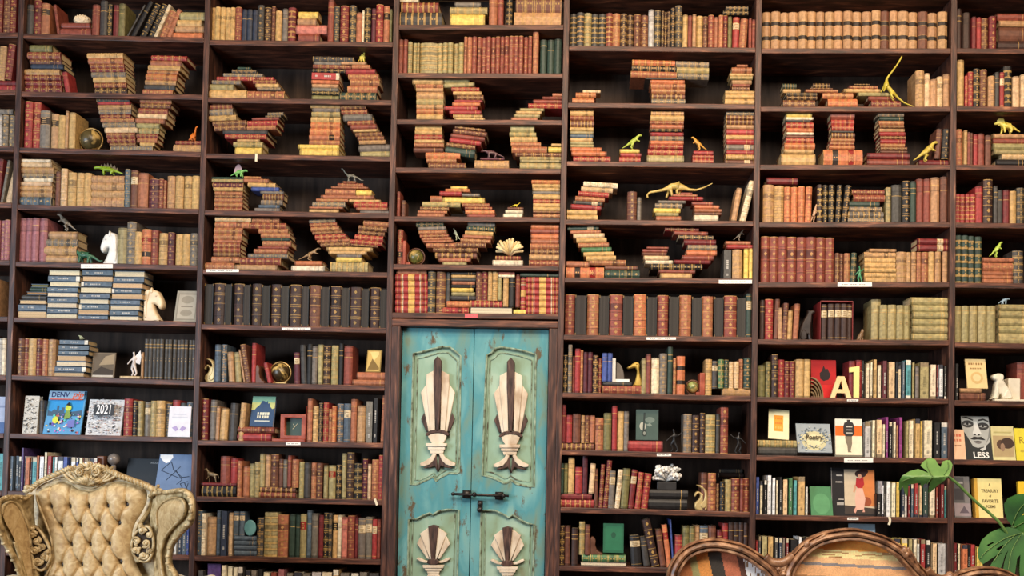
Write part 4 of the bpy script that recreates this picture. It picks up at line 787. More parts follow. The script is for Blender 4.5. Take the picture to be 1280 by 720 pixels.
T['duck_head'] = (dict(c=(.72,.12,0,.20), n1=(.74,.34,0,.13), n2=(.70,.58,0,.11), h=(.66,.84,0,.14), j=(.42,.80,0,.07), k=(.20,.68,0,.05), l=(.0,.70,0,.03), b=(.72,.02,0,.22)), chain('c','n1','n2','h','j','k','l')+[('c','b')])
T['horse_head'] = (dict(c=(.62,.20,0,.24), b=(.60,.03,0,.30), n1=(.62,.44,0,.22), n2=(.60,.68,0,.19), h=(.48,.86,0,.15), j=(.26,.66,0,.11), k=(.08,.44,0,.09), e=(.56,1.0,.04,.04), m1=(.80,.66,0,.11), m2=(.84,.40,0,.12)), chain('c','n1','n2','h','j','k')+[('c','b'),('h','e')]+chain('n2','m1','m2'))
T['dancer'] = (dict(c=(.45,.46,0,.08), s=(.50,.66,0,.075), n=(.46,.78,0,.04), h=(.42,.90,0,.07), l1=(.30,.30,.03,.06), l2=(.42,.14,.04,.045), l3=(.28,.03,.05,.05), r1=(.60,.28,-.03,.06), r2=(.70,.12,-.04,.045), r3=(.56,.03,-.05,.05), a1=(.74,.66,.03,.035), a2=(1,.80,.04,.028), b1=(.26,.60,-.03,.035), b2=(.02,.44,-.04,.028)),
  chain('c','s','n','h')+chain('c','l1','l2','l3')+chain('c','r1','r2','r3')+chain('s','a1','a2')+chain('s','b1','b2'))
FIGC = {}
def figure(tpl, name, label, cat, ox, oy, sc, rect, col, flip=False, Y=.075, rough=.4, metal=0.0, k=1.0, group=None, extra=None, b=None, r=None):
    x0, x1, y0, y1 = rect
    f = lambda x, y: P(ox+x/sc, oy+y/sc, Y)
    A_, B2 = f(x0, y0), f(x1, y1)
    X0, X1, Z1, Z0 = A_.x, B2.x, A_.z, B2.z
    if b is not None: Z0 = zs(b, r, (X0+X1)/2)
    W, H = X1-X0, Z1-Z0; g = math.sqrt(W*H)
    nd, ed = T[tpl]; ids = list(nd)
    uv = lambda u: (1-u if flip else u)
    nodes = []
    for i in ids:
        u, v, w_, r_ = nd[i]
        nodes.append((Vector(((uv(u)-.5)*W, w_*g*1.1, v*H)), max(.0012, r_*g*k*.9)))
    edges = [(ids.index(p), ids.index(q)) for p, q in ed]
    key = (tuple(col), rough, metal)
    if key not in FIGC: FIGC[key] = solid('figurine_finish', col, rough, 22, metal)
    o = skin(name, nodes, edges, FIGC[key], None)
    zmin = min(v.co.z for v in o.data.vertices)
    o.location = ((X0+X1)/2, Y, Z0-zmin)
    tag(o, label, cat, group)
    if extra:
        for nm, pts, c2 in extra:
            lp = [((uv(u)-.5)*W, v*H) for u, v in pts]
            k2 = (tuple(c2), rough, metal)
            if k2 not in FIGC: FIGC[k2] = solid('figurine_finish', c2, rough, 22, metal)
            e = poly2d(nm, [lp], -.0015, .003, FIGC[k2]); e.parent = o
    return o
G = 'toy dinosaurs on the shelves'
D_ = 'toy_dinosaur'
YEL, GRN, PEW = (196, 172, 70), (92, 150, 62), (96, 92, 88)
figure('tall_neck', D_, 'orange long-necked toy dinosaur on two small books in armchair bay', 'toy dinosaur', 0,110,A, (1163,1222,228,325), (220,120,40), True, group=G)
figure('sauropod', D_, 'dark green long-necked toy dinosaur standing beside white horse head bookend', 'toy dinosaur', 0,225,A, (428,632,384,512), (58,104,78), False, Y=.03, k=.9, group=G, b=1, r=4)
figure('theropod', D_, 'pewter tyrannosaur toy standing on four stacked books in armchair bay', 'toy dinosaur', 0,225,A, (352,470,198,316), (120,110,96), False, group=G)
figure('quad', D_, 'green toy stegosaurus with spiked back on honey book stack', 'toy dinosaur', 0,110,A, (578,758,470,537), (130,160,40), False, group=G,
       extra=[('back_plates', [(.2,.75),(.26,1.05),(.32,.8),(.36,1.15),(.42,.85),(.47,1.2),(.53,.82),(.58,1.12),(.64,.75),(.7,1.0),(.76,.6),(.8,.75),(.84,.45),(.5,.5)], (110,90,60))])
figure('tall_neck', D_, 'pale yellow long-necked toy dinosaur atop the letter R', 'toy dinosaur', 245,0,A, (998,1058,284,382), (226,206,96), True, group=G)
figure('quad', D_, 'green toy dimetrodon with a pink sail on its back', 'toy dinosaur', 245,195,A, (214,318,72,130), (128,190,104), True, group=G,
       extra=[('back_sail', [(.30,.6),(.36,1.0),(.46,1.35),(.56,1.42),(.66,1.30),(.76,.9),(.82,.5),(.5,.4)], (198,160,160))])
figure('sauropod', D_, 'grey long-necked toy dinosaur atop the first letter O of books', 'toy dinosaur', 245,195,A, (893,1032,68,165), (108,106,96), False, k=.75, group=G)
figure('theropod', D_, 'brown toy raptor crouching on orange book beside the first letter O', 'toy dinosaur', 245,195,A, (632,768,558,645), (150,120,84), True, k=.75, group=G)
figure('quad', D_, 'purple-brown toy dinosaur on book stack below the letter R', 'toy dinosaur', 480,100,A, (594,740,418,484), (96,66,70), False, k=.85, group=G)
figure('sauropod', D_, 'tiny yellow toy dinosaur on three small books beside letter K', 'toy dinosaur', 480,205,A, (778,838,236,267), (216,190,50), True, group=G)
figure('theropod', D_, 'white and green upright toy dinosaur inside the second letter O', 'toy dinosaur', 480,205,A, (424,468,388,470), (190,200,170), False, group=G)
figure('theropod', D_, 'lime green toy dinosaur rearing on small red book stack', 'toy dinosaur', 695,100,A, (408,528,328,428), (166,184,76), True, group=G)
figure('theropod', D_, 'amber toy dinosaur on red book stack right of letter T', 'toy dinosaur', 695,100,A, (832,928,344,436), (204,150,60), False, group=G)
figure('long_tail', D_, 'large tan and yellow toy dinosaur with outstretched neck and tail', 'toy dinosaur', 695,215,A, (553,962,50,166), (190,164,92), False, k=.85, group=G)
figure('theropod', D_, 'small grey toy dinosaur above the yellow volumes, bay right of door', 'toy dinosaur', 695,215,A, (1092,1164,344,424), (140,124,104), True, k=.7, group=G)
figure('rearing', D_, 'bright yellow toy dinosaur rearing with very long raised neck', 'toy dinosaur', 940,0,A, (798,1004,334,650), (186,170,60), False, Y=.012, k=.72, group=G, b=5, r=1)
figure('theropod', D_, 'yellow tyrannosaur toy leaning on books at right end of settee bay', 'toy dinosaur', 940,95,A, (993,1142,392,530), (196,174,76), True, Y=.012, group=G)
figure('quad', D_, 'yellow toy dinosaur with neck frill in the right-edge bay', 'toy dinosaur', 1180,140,4, (252,380,34,108), (218,200,90), False, group=G,
       extra=[('neck_frill', [(.14,.6),(.10,.95),(.2,1.1),(.34,1.08),(.40,.86),(.34,.6)], (222,206,110))])
figure('theropod', D_, 'lime and white toy dinosaur on orange books, right-edge bay', 'toy dinosaur', 1180,280,4, (226,294,80,168), (176,200,80), True, group=G)
figure('quad', D_, 'small pale blue toy dinosaur on khaki volumes, right-edge bay', 'toy dinosaur', 1180,280,4, (272,328,362,402), (170,190,200), True, group=G)
figure('quad', D_, 'tiny pale toy animal on slate blue stack in armchair bay', 'toy dinosaur', 0,325,A, (482,518,456,489), (206,206,160), False, group=G)
figure('theropod', 'toy_monkey', 'small tan animal figure clinging beside the black volumes in settee bay', 'figurine', 940,205,A, (360,402,232,356), (190,150,116), True, Y=.03, b=5, r=3)
figure('dancer', 'toy_soldier', 'small green toy figure standing beside honey book stack in settee bay', 'figurine', 940,205,A, (636,692,612,722), (70,140,96), False, Y=.03, b=5, r=4, k=1.3)
figure('sitting', 'dog_figurine', 'tiny brown dog figurine beside the khaki volumes in settee bay', 'figurine', 940,345,A, (640,692,322,388), (120,92,64), True, Y=.04, b=5, r=5)
figure('horse', 'horse_figurine', 'small bronze horse figurine standing on two dark books, bay left of door', 'figurine', 235,560,4.5, (88,174,108,196), (120,104,78), False, metal=.3)
figure('dancer', 'angel_figurine', 'white angel figurine on a flat book in armchair bay', 'figurine', 0,325,A, (788,868,542,716), (216,204,196), False, Y=.07, k=1.2,
       extra=[('wing', [(.5,.7),(.9,.95),(.98,.7),(.9,.45),(.6,.5)], (220,208,200))])
figure('dancer', 'dancer_figurine', 'black dancing figurine with raised arm left of the pale grey book', 'figurine', 690,440,A, (702,806,452,596), (40,38,38), False, metal=.3, Y=.06, b=4, r=7)
figure('dancer', 'dancer_figurine', 'black dancing figurine at right end of shelf, bay right of door', 'figurine', 690,440,A, (1098,1192,472,606), (40,38,38), True, metal=.3, Y=.06, b=4, r=7)

def carved(name, label, cat, ox, oy, sc, pts, c, Y=.05, th=.05, base=None, metal=0.0, group=None, details=(), bev=.010):
    """sculpted bookend: rounded body from its outline, with raised details on the side that faces the room"""
    W_ = lambda L, y: [(P(ox+x/sc, oy+q/sc, Y).x, P(ox+x/sc, oy+q/sc, Y).z) for x, q in L]
    lp = W_(pts, 0); zmin = min(z for x, z in lp); cx = sum(x for x, z in lp)/len(lp)
    z0 = base if base is not None else zmin
    lp = [(v.x-cx, v.z) for v in smooth_path([(x, 0, z-zmin) for x, z in lp], 3, True)]
    key = (tuple(c), .4, metal)
    if key not in FIGC: FIGC[key] = solid('figurine_finish', c, .4, 22, metal)
    o = poly2d(name, [lp], 0, th, FIGC[key], None, bev)
    o.data.polygons.foreach_set('use_smooth', [True]*len(o.data.polygons)); o.location = (cx, Y, z0+bev*0)
    tag(o, label, cat, group)
    for nm, L in details:
        l2 = [(v.x-cx, v.z-zmin) for v in smooth_path([(x, 0, z) for x, z in W_(L, 0)], 3, True)]
        e = poly2d(nm, [l2], -.004, .02, FIGC[key], None, .004); e.parent = o
    return o
hh = lambda x0, x1, y0, y1, flip: [((x1-u*(x1-x0)) if flip else (x0+u*(x1-x0)), y1-v*(y1-y0)) for u, v in ((.62,1.0),(.45,.96),(.27,.92),(.12,.76),(.01,.58),(.02,.46),(.12,.39),(.24,.42),(.33,.50),(.48,.54),(.46,.42),(.32,.22),(.10,.03),(.10,0),(.98,0),(.98,.45),(.97,.84),(.86,.96),(.74,.98))]
hm = lambda x0, x1, y0, y1, flip: [('mane', [((x1-u*(x1-x0)) if flip else (x0+u*(x1-x0)), y1-v*(y1-y0)) for u, v in ((.66,.96),(.80,.95),(.93,.84),(.95,.2),(.84,.14),(.80,.5),(.70,.78))]), ('ear', [((x1-u*(x1-x0)) if flip else (x0+u*(x1-x0)), y1-v*(y1-y0)) for u, v in ((.5,.9),(.56,1.04),(.66,.92),(.6,.86))]), ('eye', [((x1-u*(x1-x0)) if flip else (x0+u*(x1-x0)), y1-v*(y1-y0)) for u, v in ((.28,.78),(.34,.82),(.40,.78),(.34,.75))])]
carved('horse_head_bookend', 'white horse head bookend facing the green dinosaur', 'bookend', 0,225,A, hh(614,722,312,516,False), (226,224,216), base=zs(1,4,P(136,320,.05).x), details=hm(614,722,312,516,False))
carved('horse_head_bookend', 'cream horse head bookend right of the slate blue book stacks', 'bookend', 0,325,A, hh(880,1002,178,382,True), (226,202,164), base=zs(1,5,P(190,390,.05).x), details=hm(880,1002,178,382,True))
sw = [(112,272),(152,275),(165,262),(167,205),(161,155),(140,130),(110,126),(130,142),(145,162),(140,176),(122,163),(106,170),(99,190),(104,196),(111,184),(121,176),(129,190),(120,212),(104,230),(100,252)]
wing_ = [('wing', [(140,262),(160,250),(163,205),(157,158),(140,138),(150,175),(146,215),(128,240)])]
carved('swan_figurine', 'brass swan figurine at left end of shelf in bay left of door', 'figurine', 235,420,A, sw, (190,168,118), base=zs(2,6,P(262,475,.05).x), metal=.35, group='brass swan figurines', details=wing_, bev=.006, th=.04)
sw2 = [(876+(x-99)*1.22, 164+(y-126)*1.06) for x, y in sw]; wg2 = [('wing', [(876+(x-99)*1.22, 164+(y-126)*1.06) for x, y in wing_[0][1]])]
carved('swan_figurine', 'brass swan figurine beside russet books in bay right of door', 'figurine', 690,574,A, sw2, (200,176,122), Y=.03, base=zs(4,8,P(876,637,.03).x), metal=.35, group='brass swan figurines', details=wg2, bev=.006, th=.04)
carved('duck_bookend', 'brass duck head bookend facing the white bracket, bay right of door', 'bookend', 695,340,A, [(437,592),(455,583),(470,570),(490,559),(508,562),(515,578),(513,605),(518,640),(528,675),(533,706),(476,706),(486,680),(496,640),(499,610),(490,593),(474,594),(455,597)], (206,172,84), Y=.05, metal=.45, base=P(695+500/A, 340+698/A, .02).z, bev=.007, th=.045, details=[('eye', [(492,572),(497,568),(502,572),(497,577)])])
carved('dog_bookend', 'white sitting dog bookend in the right-edge bay', 'bookend', 1180,420,4, [(247,192),(256,182),(270,177),(290,178),(301,188),(300,206),(312,230),(332,258),(342,284),(344,305),(300,306),(292,286),(282,282),(276,300),(264,306),(240,306),(246,296),(255,272),(259,240),(264,214),(252,206)], (226,218,196), Y=.05, base=zs(6,6,P(1252,494,.05).x)+.0125, bev=.008, details=[('ear', [(284,182),(297,186),(298,206),(290,212),(284,196)]), ('haunch', [(304,302),(338,300),(334,270),(316,262),(303,280)]), ('foreleg', [(262,250),(276,250),(270,300),(246,303),(258,290)])])
carved('cat_figurine', 'dark bronze sitting cat figurine in settee bay', 'figurine', 940,345,A, [(390,188),(388,200),(374,207),(371,240),(364,300),(367,350),(382,366),(350,369),(345,332),(332,342),(338,369),(292,370),(289,350),(297,300),(317,250),(337,215),(345,196),(348,178),(358,184),(374,179)], (50,40,36), Y=.05, metal=.2, base=zs(5,5,P(1009,420,.05).x), bev=.007, th=.05, details=[('haunch', [(300,362),(336,360),(334,318),(318,300),(302,326)])])
# globes on stands
def globe(label, ox, oy, sc, rect, col, ring, b, r, wood=None):
    x0, x1, y0, y1 = rect; Y = .085
    a, c = P(ox+x0/sc, oy+y0/sc, Y), P(ox+x1/sc, oy+y1/sc, Y)
    z0 = zs(b, r, a.x); X = (a.x+c.x)/2; R = (c.x-a.x)/2*.86; Z = z0+.012+R*1.08
    root = tag(empty('globe', (X, Y, z0)), label, 'globe', 'small globes on the shelves')
    mb = MB(); mb.ball((X, Y, Z), R, 24); mb.build('sphere', mat_noise('globe_map', [(.4, col), (.5, tuple(x*.62 for x in col)), (.6, (196, 164, 96)), (.75, (214, 190, 120))], 16, .35, .5, bump=.02, dist=.8), root, True)
    mb = MB(); sweep(mb, [Vector((X+(R*1.14)*math.cos(t), Y, Z+(R*1.14)*math.sin(t))) for t in [2*math.pi*i/32 for i in range(32)]], [(-.0035, -.004), (-.0035, .004), (.0035, .004), (.0035, -.004)], True)
    mb.build('meridian_ring', ring, root, True)
    mb = MB(); mb.box(X-R*.8, X+R*.8, Y-R*.5, Y+R*.5, z0, z0+.010); mb.tube([(X, Y, z0+.008), (X, Y, Z-R*1.1)], [R*.3, R*.16], 12); mb.build('base', ring, root)
    return root
M_BRASS = solid('brass', (178, 142, 84), .35, 25, .6)
M_WOODR = solid('red_brown_wood', (150, 66, 40), .45, 28)
M_WOODB = solid('brown_wood', (96, 60, 42), .45, 22)
globe('dark brass globe with ring beside the letter W', 0,110,A, (488,632,243,372), (86,74,44), M_BRASS, 1, 2)
globe('dark gold globe with ring among books left of door', 235,420,A, (508,634,140,272), (70,54,30), M_BRASS, 2, 6)
globe('green globe on wooden stand below the second letter O', 480,205,A, (146,250,488,600), (128,128,60), M_WOODB, 3, 5)
globe('pale green globe on wooden stand in bay right of door', 695,340,A, (798,884,640,734), (150,160,96), M_WOODB, 4, 6)
# bookends
def curved_bookend(label, ox, oy, sc, rect, mat, b, r, flip=False, base=None):
    x0, x1, y0, y1 = rect; Y = .03
    a, c = P(ox+x0/sc, oy+y0/sc, Y), P(ox+x1/sc, oy+y1/sc, Y); z0 = zs(b, r, a.x) if base is None else P(ox+x0/sc, oy+base/sc, Y).z
    W, H = c.x-a.x, a.z-z0; pts = [(0, 0), (1, 0), (1, .10), (.72, .16), (.5, .30), (.38, .55), (.42, .80), (.30, .96), (.10, 1), (0, .9)]
    lp = [(a.x+(1-u if flip else u)*W, z0+v*H) for u, v in pts]
    return tag(poly2d('bookend', [lp], Y, .09, mat, None, .003), label, 'bookend')
curved_bookend('curved dark wooden bookend beside the dark gold globe, left of door', 235,420,A, (417,470,176,280), M_WOODB, 2, 6)
curved_bookend('curved brown wooden bookend left of the green upright cover', 690,574,A, (237,312,478,590), M_WOODB, 4, 9, base=589)
def block_bookend(label, ox, oy, sc, up_rect, foot_rect, mat, b, r):
    Y = .03
    mb = MB()
    for (x0, x1, y0) in (up_rect, foot_rect):
        a, c = P(ox+x0/sc, oy+y0/sc, Y), P(ox+x1/sc, oy+y0/sc, Y)
        z0 = zs(b, r, a.x) if not isinstance(b, float) else b
        mb.box(a.x, c.x, Y, Y+.11, z0, a.z)
    return tag(mb.build('bookend', mat, bevel=.003), label, 'bookend')
block_bookend('orange wooden bookend beside books under the second letter O', 480,205,A, (117,134,470), (134,160,604), M_WOODR, 3, 5)
block_bookend('orange wooden bookend right of the pale green globe', 695,340,A, (886,918,620), (862,886,738), M_WOODR, 4, 6)
Y = .05; zt_ = P(695+400/A, 340+676/A, Y).z
a = P(695+345/A, 340+530/A, Y); c = P(695+452/A, 340+660/A, Y); e_ = P(695+368/A, 340+530/A, Y)
mb = MB(); mb.box(a.x, e_.x, Y, Y+.1, zt_, a.z); mb.box(e_.x, c.x, Y, Y+.1, zt_, c.z)
tag(mb.build('bracket_bookend', solid('white_enamel', (232, 230, 222), .5, 8), bevel=.001), 'white L-shaped bookend on books beside the duck head', 'bookend')
a = P(695+372/A, 340+556/A, .08); c = P(695+420/A, 340+660/A, .08)
mb = MB(); n = 14; pts = [(a.x, c.z)]+[(a.x+(c.x-a.x)*math.sin(math.pi/2*i/n), c.z+(a.z-c.z)*math.cos(math.pi/2*i/n)) for i in range(n+1)]
tag(poly2d('stone_bookend', [pts], .08, .05, solid('grey_stone', (96, 88, 80), .6), None, .003), 'grey quarter-round stone block behind the white L-shaped bookend', 'bookend')
a, c = P(1180+322/4, 420+212/4, .07), P(1180+382/4, 420+300/4, .07); z0 = zs(6, 6, a.x)
mb = MB(); mb.box(a.x, c.x, .07, .16, z0+.012, a.z); mb.box(P(1180+238/4, 500, .07).x, c.x+.01, .03, .16, z0, z0+.012)
tag(mb.build('bookend_block', solid('ivory_plaster', (222, 212, 190), .6, 10), bevel=.004), 'ivory block on a flat plinth behind the white dog', 'bookend')
a, c = P(935+0, 0, 0), None
# knob bookend behind the armchair crest
X = P(140, 580, .06).x; z0 = zs(1, 8, X); zt2 = P(126, 570, .06).z
root = tag(empty('ball_bookend', (X, .08, z0)), 'brown wooden bookend with a grey ball behind the armchair crest', 'bookend')
mb = MB(); x0, x1 = P(122, 575, .06).x, P(131, 575, .06).x; mb.box(x0, x1, .05, .15, z0, zt2); mb.box(x1, x1+.06, .05, .15, z0, z0+.03); mb.build('block', M_WOODB, root, bevel=.004)
mb = MB(); q_ = P(139, 574, .06); mb.ball((q_.x, .09, q_.z), .032, 18); mb.tube([(q_.x, .09, z0+.028), (q_.x, .09, q_.z-.028)], .012); mb.build('ball', solid('grey_marble', (120, 110, 102), .3, 30), root, True)
# fan-shaped sea shell, coral, carved stone
def fan(name, label, ox, oy, sc, rect, col, nrib, wob, b=None, r=None):
    x0, x1, y0, y1 = rect; Y = .06
    a, c = P(ox+x0/sc, oy+y0/sc, Y), P(ox+x1/sc, oy+y1/sc, Y); cx = (a.x+c.x)/2; W = (c.x-a.x)/2; H = a.z-c.z
    mb = MB(); rg = random.Random(3)
    for i in range(nrib):
        t = math.pi*(i+.5)/nrib; L = 1+rg.uniform(-wob, wob)*.5
        p0 = Vector((cx, Y+.03, c.z+.006)); p2 = Vector((cx+W*L*math.cos(t), Y+rg.uniform(-.02, .03), c.z+H*L*(.25+.75*math.sin(t)) if wob < .3 else c.z+.01+H*L*math.sin(t)*.95))
        p1 = (p0+p2)/2+Vector((rg.uniform(-1, 1)*.008, -.015, rg.uniform(0, .01)))
        mb.tube([p0, p1, p2], [.006, .009, .007 if wob < .3 else .010], 7); mb.ball(p2, .008 if wob < .3 else .012, 8)
        if wob >= .3:
            for k in range(3):
                qq = p0.lerp(p2, rg.uniform(.5, .95))+Vector((rg.uniform(-1, 1)*.014, rg.uniform(-.03, .0), rg.uniform(-.5, 1)*.012)); mb.ball(qq, rg.uniform(.006, .011), 7)
    return tag(mb.build(name, solid(name, col, .5, 16), None, True), label, 'shell' if wob < .3 else 'coral')
fan('shell_ornament', 'cream fan-shaped shell on two books inside letter K', 480,205,A, (694,853,468,565), (228,204,150), 13, .15)
fan('coral_ornament', 'white coral ornament on a small black box, bay right of door', 690,574,A, (624,784,54,140), (232,228,220), 15, .45)
a, c = P(0+438/A, 80/A, .06), P(543/A, 138/A, .06); mb = MB(); cx = (a.x+c.x)/2; W = (c.x-a.x)/2; H = a.z-c.z
mb.ball((cx, .09, c.z+H*.45), 1, 20, sc=(W, .03, H*.55))
for i in range(40):
    t = i*.42; rr = (1-i/40)*.8
    mb.ball((cx+W*rr*math.cos(t), .062+.012*rr, c.z+H*.47+H*.5*rr*math.sin(t)), .0065, 6)
tag(mb.build('fossil_stone', solid('carved_pale_stone', (222, 200, 164), .6, 24), None, True), 'rounded cream carved stone on two red books, top shelf of armchair bay', 'ornament')
# black box, fan bookend, clock, letters
a, c = P(690+648/A, 574+138/A, .05), P(690+765/A, 574+188/A, .05); z0 = P(690+700/A, 574+188/A, .02).z
mb = MB(); mb.box(a.x, c.x, .05, .14, z0, a.z); tag(mb.build('small_box', solid('black_lacquer', (44, 42, 42), .4, 8), bevel=.002), 'small black box under the white coral on two black books', 'box')
a, c = P(940+366/A, 440+158/A, .015), P(940+438/A, 440+270/A, .015); z0 = zs(5, 6, a.x); H = a.z-z0; W = c.x-a.x
root = tag(empty('ribbed_bookend', (a.x, .02, z0)), 'brown ribbed quarter-round bookend in front of the red cover', 'bookend')
mb = MB()
for i in range(5):
    R_ = 1-i*.18; path = [Vector((a.x+W*R_*math.sin(t), .018, z0+H*R_*math.cos(t))) for t in [math.pi/2*k/14 for k in range(15)]]
    sweep(mb, path, [(-.003, -.04), (-.003, .0), (.003, .0), (.003, -.04)])
mb.build('ribs', solid('ribbed_wood', (120, 96, 60), .5, 26), root)
mb = MB(); mb.box(a.x, c.x, .02, .07, z0, z0+.008); mb.build('base', M_WOODB, root)
Y = .035; a, c = P(235+570/A, 420+480/A, Y), P(235+722/A, 420+628/A, Y); z0 = zs(2, 7, a.x)
root = tag(empty('clock_bookend', (a.x, Y, z0)), 'reddish wooden block bookend with a square dark clock face', 'clock', )
W, H = c.x-a.x, a.z-z0; i_ = .022
lp = [(a.x, z0+.014), (c.x, z0+.014), (c.x, a.z), (a.x, a.z)]; il = [(a.x+i_, z0+.014+i_*.8), (c.x-i_, z0+.014+i_*.8), (c.x-i_, a.z-i_*.8), (a.x+i_, a.z-i_*.8)]
poly2d('frame', [lp, il], Y, .06, M_WOODR, root, .002)
mb = MB(); mb.box(a.x+i_*.8, c.x-i_*.8, Y+.035, Y+.04, z0+.02, a.z-.014); mb.build('clock_face', solid('dark_green_face', (44, 66, 54), .4, 6), root)
mb = MB(); cx, cz = (a.x+c.x)/2, (z0+.014+a.z)/2
for t, L in ((.7, .024), (3.9, .016), (-.55, .018)): mb.tube([(cx, Y+.033, cz), (cx+L*math.sin(t), Y+.033, cz+L*math.cos(t))], .0013, 5)
mb.build('clock_hands', solid('pale_brass', (214, 206, 170), .4, 8), root)
mb = MB(); mb.box(P(235+520/A, 545, Y).x, c.x, Y-.01, Y+.09, z0, z0+.014); mb.build('base', M_WOODR, root, bevel=.002)
mb = MB(); q_ = P(235+728/A, 420+432/A, Y); mb.box(c.x+.0005, q_.x, Y, Y+.09, z0, q_.z); mb.build('side_board', solid('pink_red_wood', (178, 84, 70), .5, 14), root, bevel=.002)
Y = .012; a, c = P(940+482/A, 440+148/A, Y), P(940+614/A, 440+280/A, Y); z0 = zs(5, 6, a.x); W, H = c.x-a.x, a.z-z0
f_ = lambda L: [(a.x+u*W, z0+v*H) for u, v in L]
tag(poly2d('wooden_letter', [f_([(0, 0), (.24, 0), (.31, .22), (.68, .22), (.76, 0), (1, 0), (.66, 1), (.35, 1)]), f_([(.37, .40), (.62, .40), (.50, .80)])], Y, .022, solid('pale_wood_letter', (232, 202, 146), .5, 14), None, .002),
    'cream wooden letter A standing in front of the books, settee bay', 'letter')
Y = .001; a, c = P(1010+600/11.6, 440+205/11.6, Y), P(1010+748/11.6, 440+660/11.6, Y); z0 = zs(5, 6, a.x); W, H = c.x-a.x, a.z-z0
tag(poly2d('wooden_letter', [f_([(.42, 0), (.98, 0), (.98, 1), (.80, 1.0), (.0, .95), (0, .80), (.42, .82)])], Y, .012, solid('pale_yellow_letter', (236, 222, 140), .5, 10), None, .002),
    'pale yellow block letter with a top flag, directly right of letter A', 'letter')
# turquoise leaf-shaped ornament on the slate books
a, c = P(235+315/4.5, 560+404/4.5, .03), P(235+382/4.5, 560+496/4.5, .03); cx = (a.x+c.x)/2; W = (c.x-a.x)/2; H = a.z-c.z
lp = [(cx+W*math.cos(t)*(1 if math.cos(t) < 0 else .95), c.z+H*(.5+.5*math.sin(t))) for t in [2*math.pi*k/20-.5*math.pi for k in range(20)]]
tag(poly2d('leaf_dish', [lp], .03, .012, solid('turquoise_glaze', (96, 146, 148), .35, 20), None, .004), 'small round turquoise dish standing on the slate blue book stack', 'dish')
# boxed set: thin red slipcase round five lettered volumes
x0, x1 = P(940+427/A, 345+160/A, .018).x, P(940+623/A, 345+160/A, .018).x; z1_ = P(940+520/A, 345+158/A, .018).z; z0 = zs(5, 5, x0)
mb = MB(); mb.box(x0-.003, x0-.0005, .03, .19, z0, z1_+.004); mb.box(x1, x1+.003, .03, .19, z0, z1_+.004); mb.box(x0, x1, .022, .19, z1_+.001, z1_+.005); mb.box(x0-.003, x1+.003, .188, .19, z0, z1_+.004)
tag(mb.build('slipcase', solid('dark_red_board', (128, 36, 36), .5, 12)), 'thin dark red slipcase holding five brown lettered volumes, settee bay', 'slipcase')
# price cards on shelf edges, hanging ribbons
M_CARD = solid('white_card', (236, 232, 224), .6, 6); M_PINK = solid('pink_card', (232, 90, 96), .6, 8); M_INK = solid('grey_ink', (120, 116, 112), .6, 4)
def card(label, x0, x1, y0, y1, mat=M_CARD):
    a, c = P(x0, y0, -.003), P(x1, y1, -.003)
    d1, d2 = P(x0, y1, -.003), P(x1, y0, -.003)
    mb = MB(); mb.add([(a.x, -.0035, a.z), (d2.x, -.0035, d2.z), (c.x, -.0035, c.z), (d1.x, -.0035, d1.z), (a.x, -.0008, a.z), (d2.x, -.0008, d2.z), (c.x, -.0008, c.z), (d1.x, -.0008, d1.z)],
      [(0, 1, 2, 3), (4, 7, 6, 5), (0, 4, 5, 1), (1, 5, 6, 2), (2, 6, 7, 3), (3, 7, 4, 0)])
    o = tag(mb.build('shelf_card', mat), label, 'shelf card', 'small cards on the shelf edges')
    L = [a.lerp(d1, .5), d2.lerp(c, .5)]; mb = MB()
    n = 12
    for i in range(n):
        if i % 4 == 3: continue
        p, q2 = L[0].lerp(L[1], .12+.76*i/n), L[0].lerp(L[1], .12+.76*(i+.75)/n); mb.box(p.x, q2.x, -.0042, -.0036, p.z-.0016, p.z+.0016)
    e = mb.build('printed_line', M_INK); e.parent = o
z_ = lambda ox, oy, sc, x0, x1, y0, y1: (ox+x0/sc, ox+x1/sc, oy+y0/sc, oy+y1/sc)
card('white card on shelf edge under the dark green long-necked dinosaur', *z_(0,225,A,498,694,518,543))
card('white card on shelf edge under letter B of books', *z_(245,195,A,62,264,697,714))
card('white card on shelf edge under the black diamond-tooled volumes', *z_(245,330,A,528,705,392,406))
card('short white card on shelf edge under the clock bookend', *z_(235,420,A,602,692,655,671))
card('pink card on shelf edge above the turquoise door', *z_(480,325,A,498,575,331,356), mat=M_PINK)
card('white card on shelf edge under the yellow volumes, bay right of door', *z_(695,215,A,1002,1206,664,686))
card('white card on shelf edge under the marbled russet volumes', *z_(695,340,A,557,738,402,417))
card('short white card on shelf edge under the slate green cover', *z_(690,440,A,645,734,625,641))
card('white card on shelf edge under the tall reddish-brown volumes, settee bay', *z_(940,345,A,527,738,39,66))
card('short white card on shelf edge under letter A', *z_(940,440,A,585,655,291,303))
card('white card on shelf edge under the orange-banded cover', *z_(940,440,A,567,745,653,681))
card('short white card on shelf edge under the dancer painting cover', *z_(935,574,A,612,680,359,374))
def ribbon(bk, pts):
    P3 = [P(x, y, -.004) for x, y in pts]; mb = MB(); sweep(mb, smooth_path(P3, 5), [(-.006, 0), (-.006, .001), (.006, .001), (.006, 0)])
    o = mb.build('bookmark_ribbon', solid('ivory_ribbon', (226, 214, 186), .6, 8)); o.parent = bk['obj']; bpy.context.view_layer.update(); o.matrix_parent_inverse = bk['obj'].matrix_world.inverted()
ribbon(RB[0], [(245+372/A, 95+478/A), (245+371/A, 95+500/A), (245+370/A, 95+526/A)])
ribbon(RB[1], [(935+868/A, 574+355/A), (935+874/A, 574+378/A), (935+866/A, 574+404/A)])
ribbon(RB[2], [(235+1050/4.5, 560+285/4.5), (235+1058/4.5, 560+305/4.5), (235+1064/4.5, 560+322/4.5)])
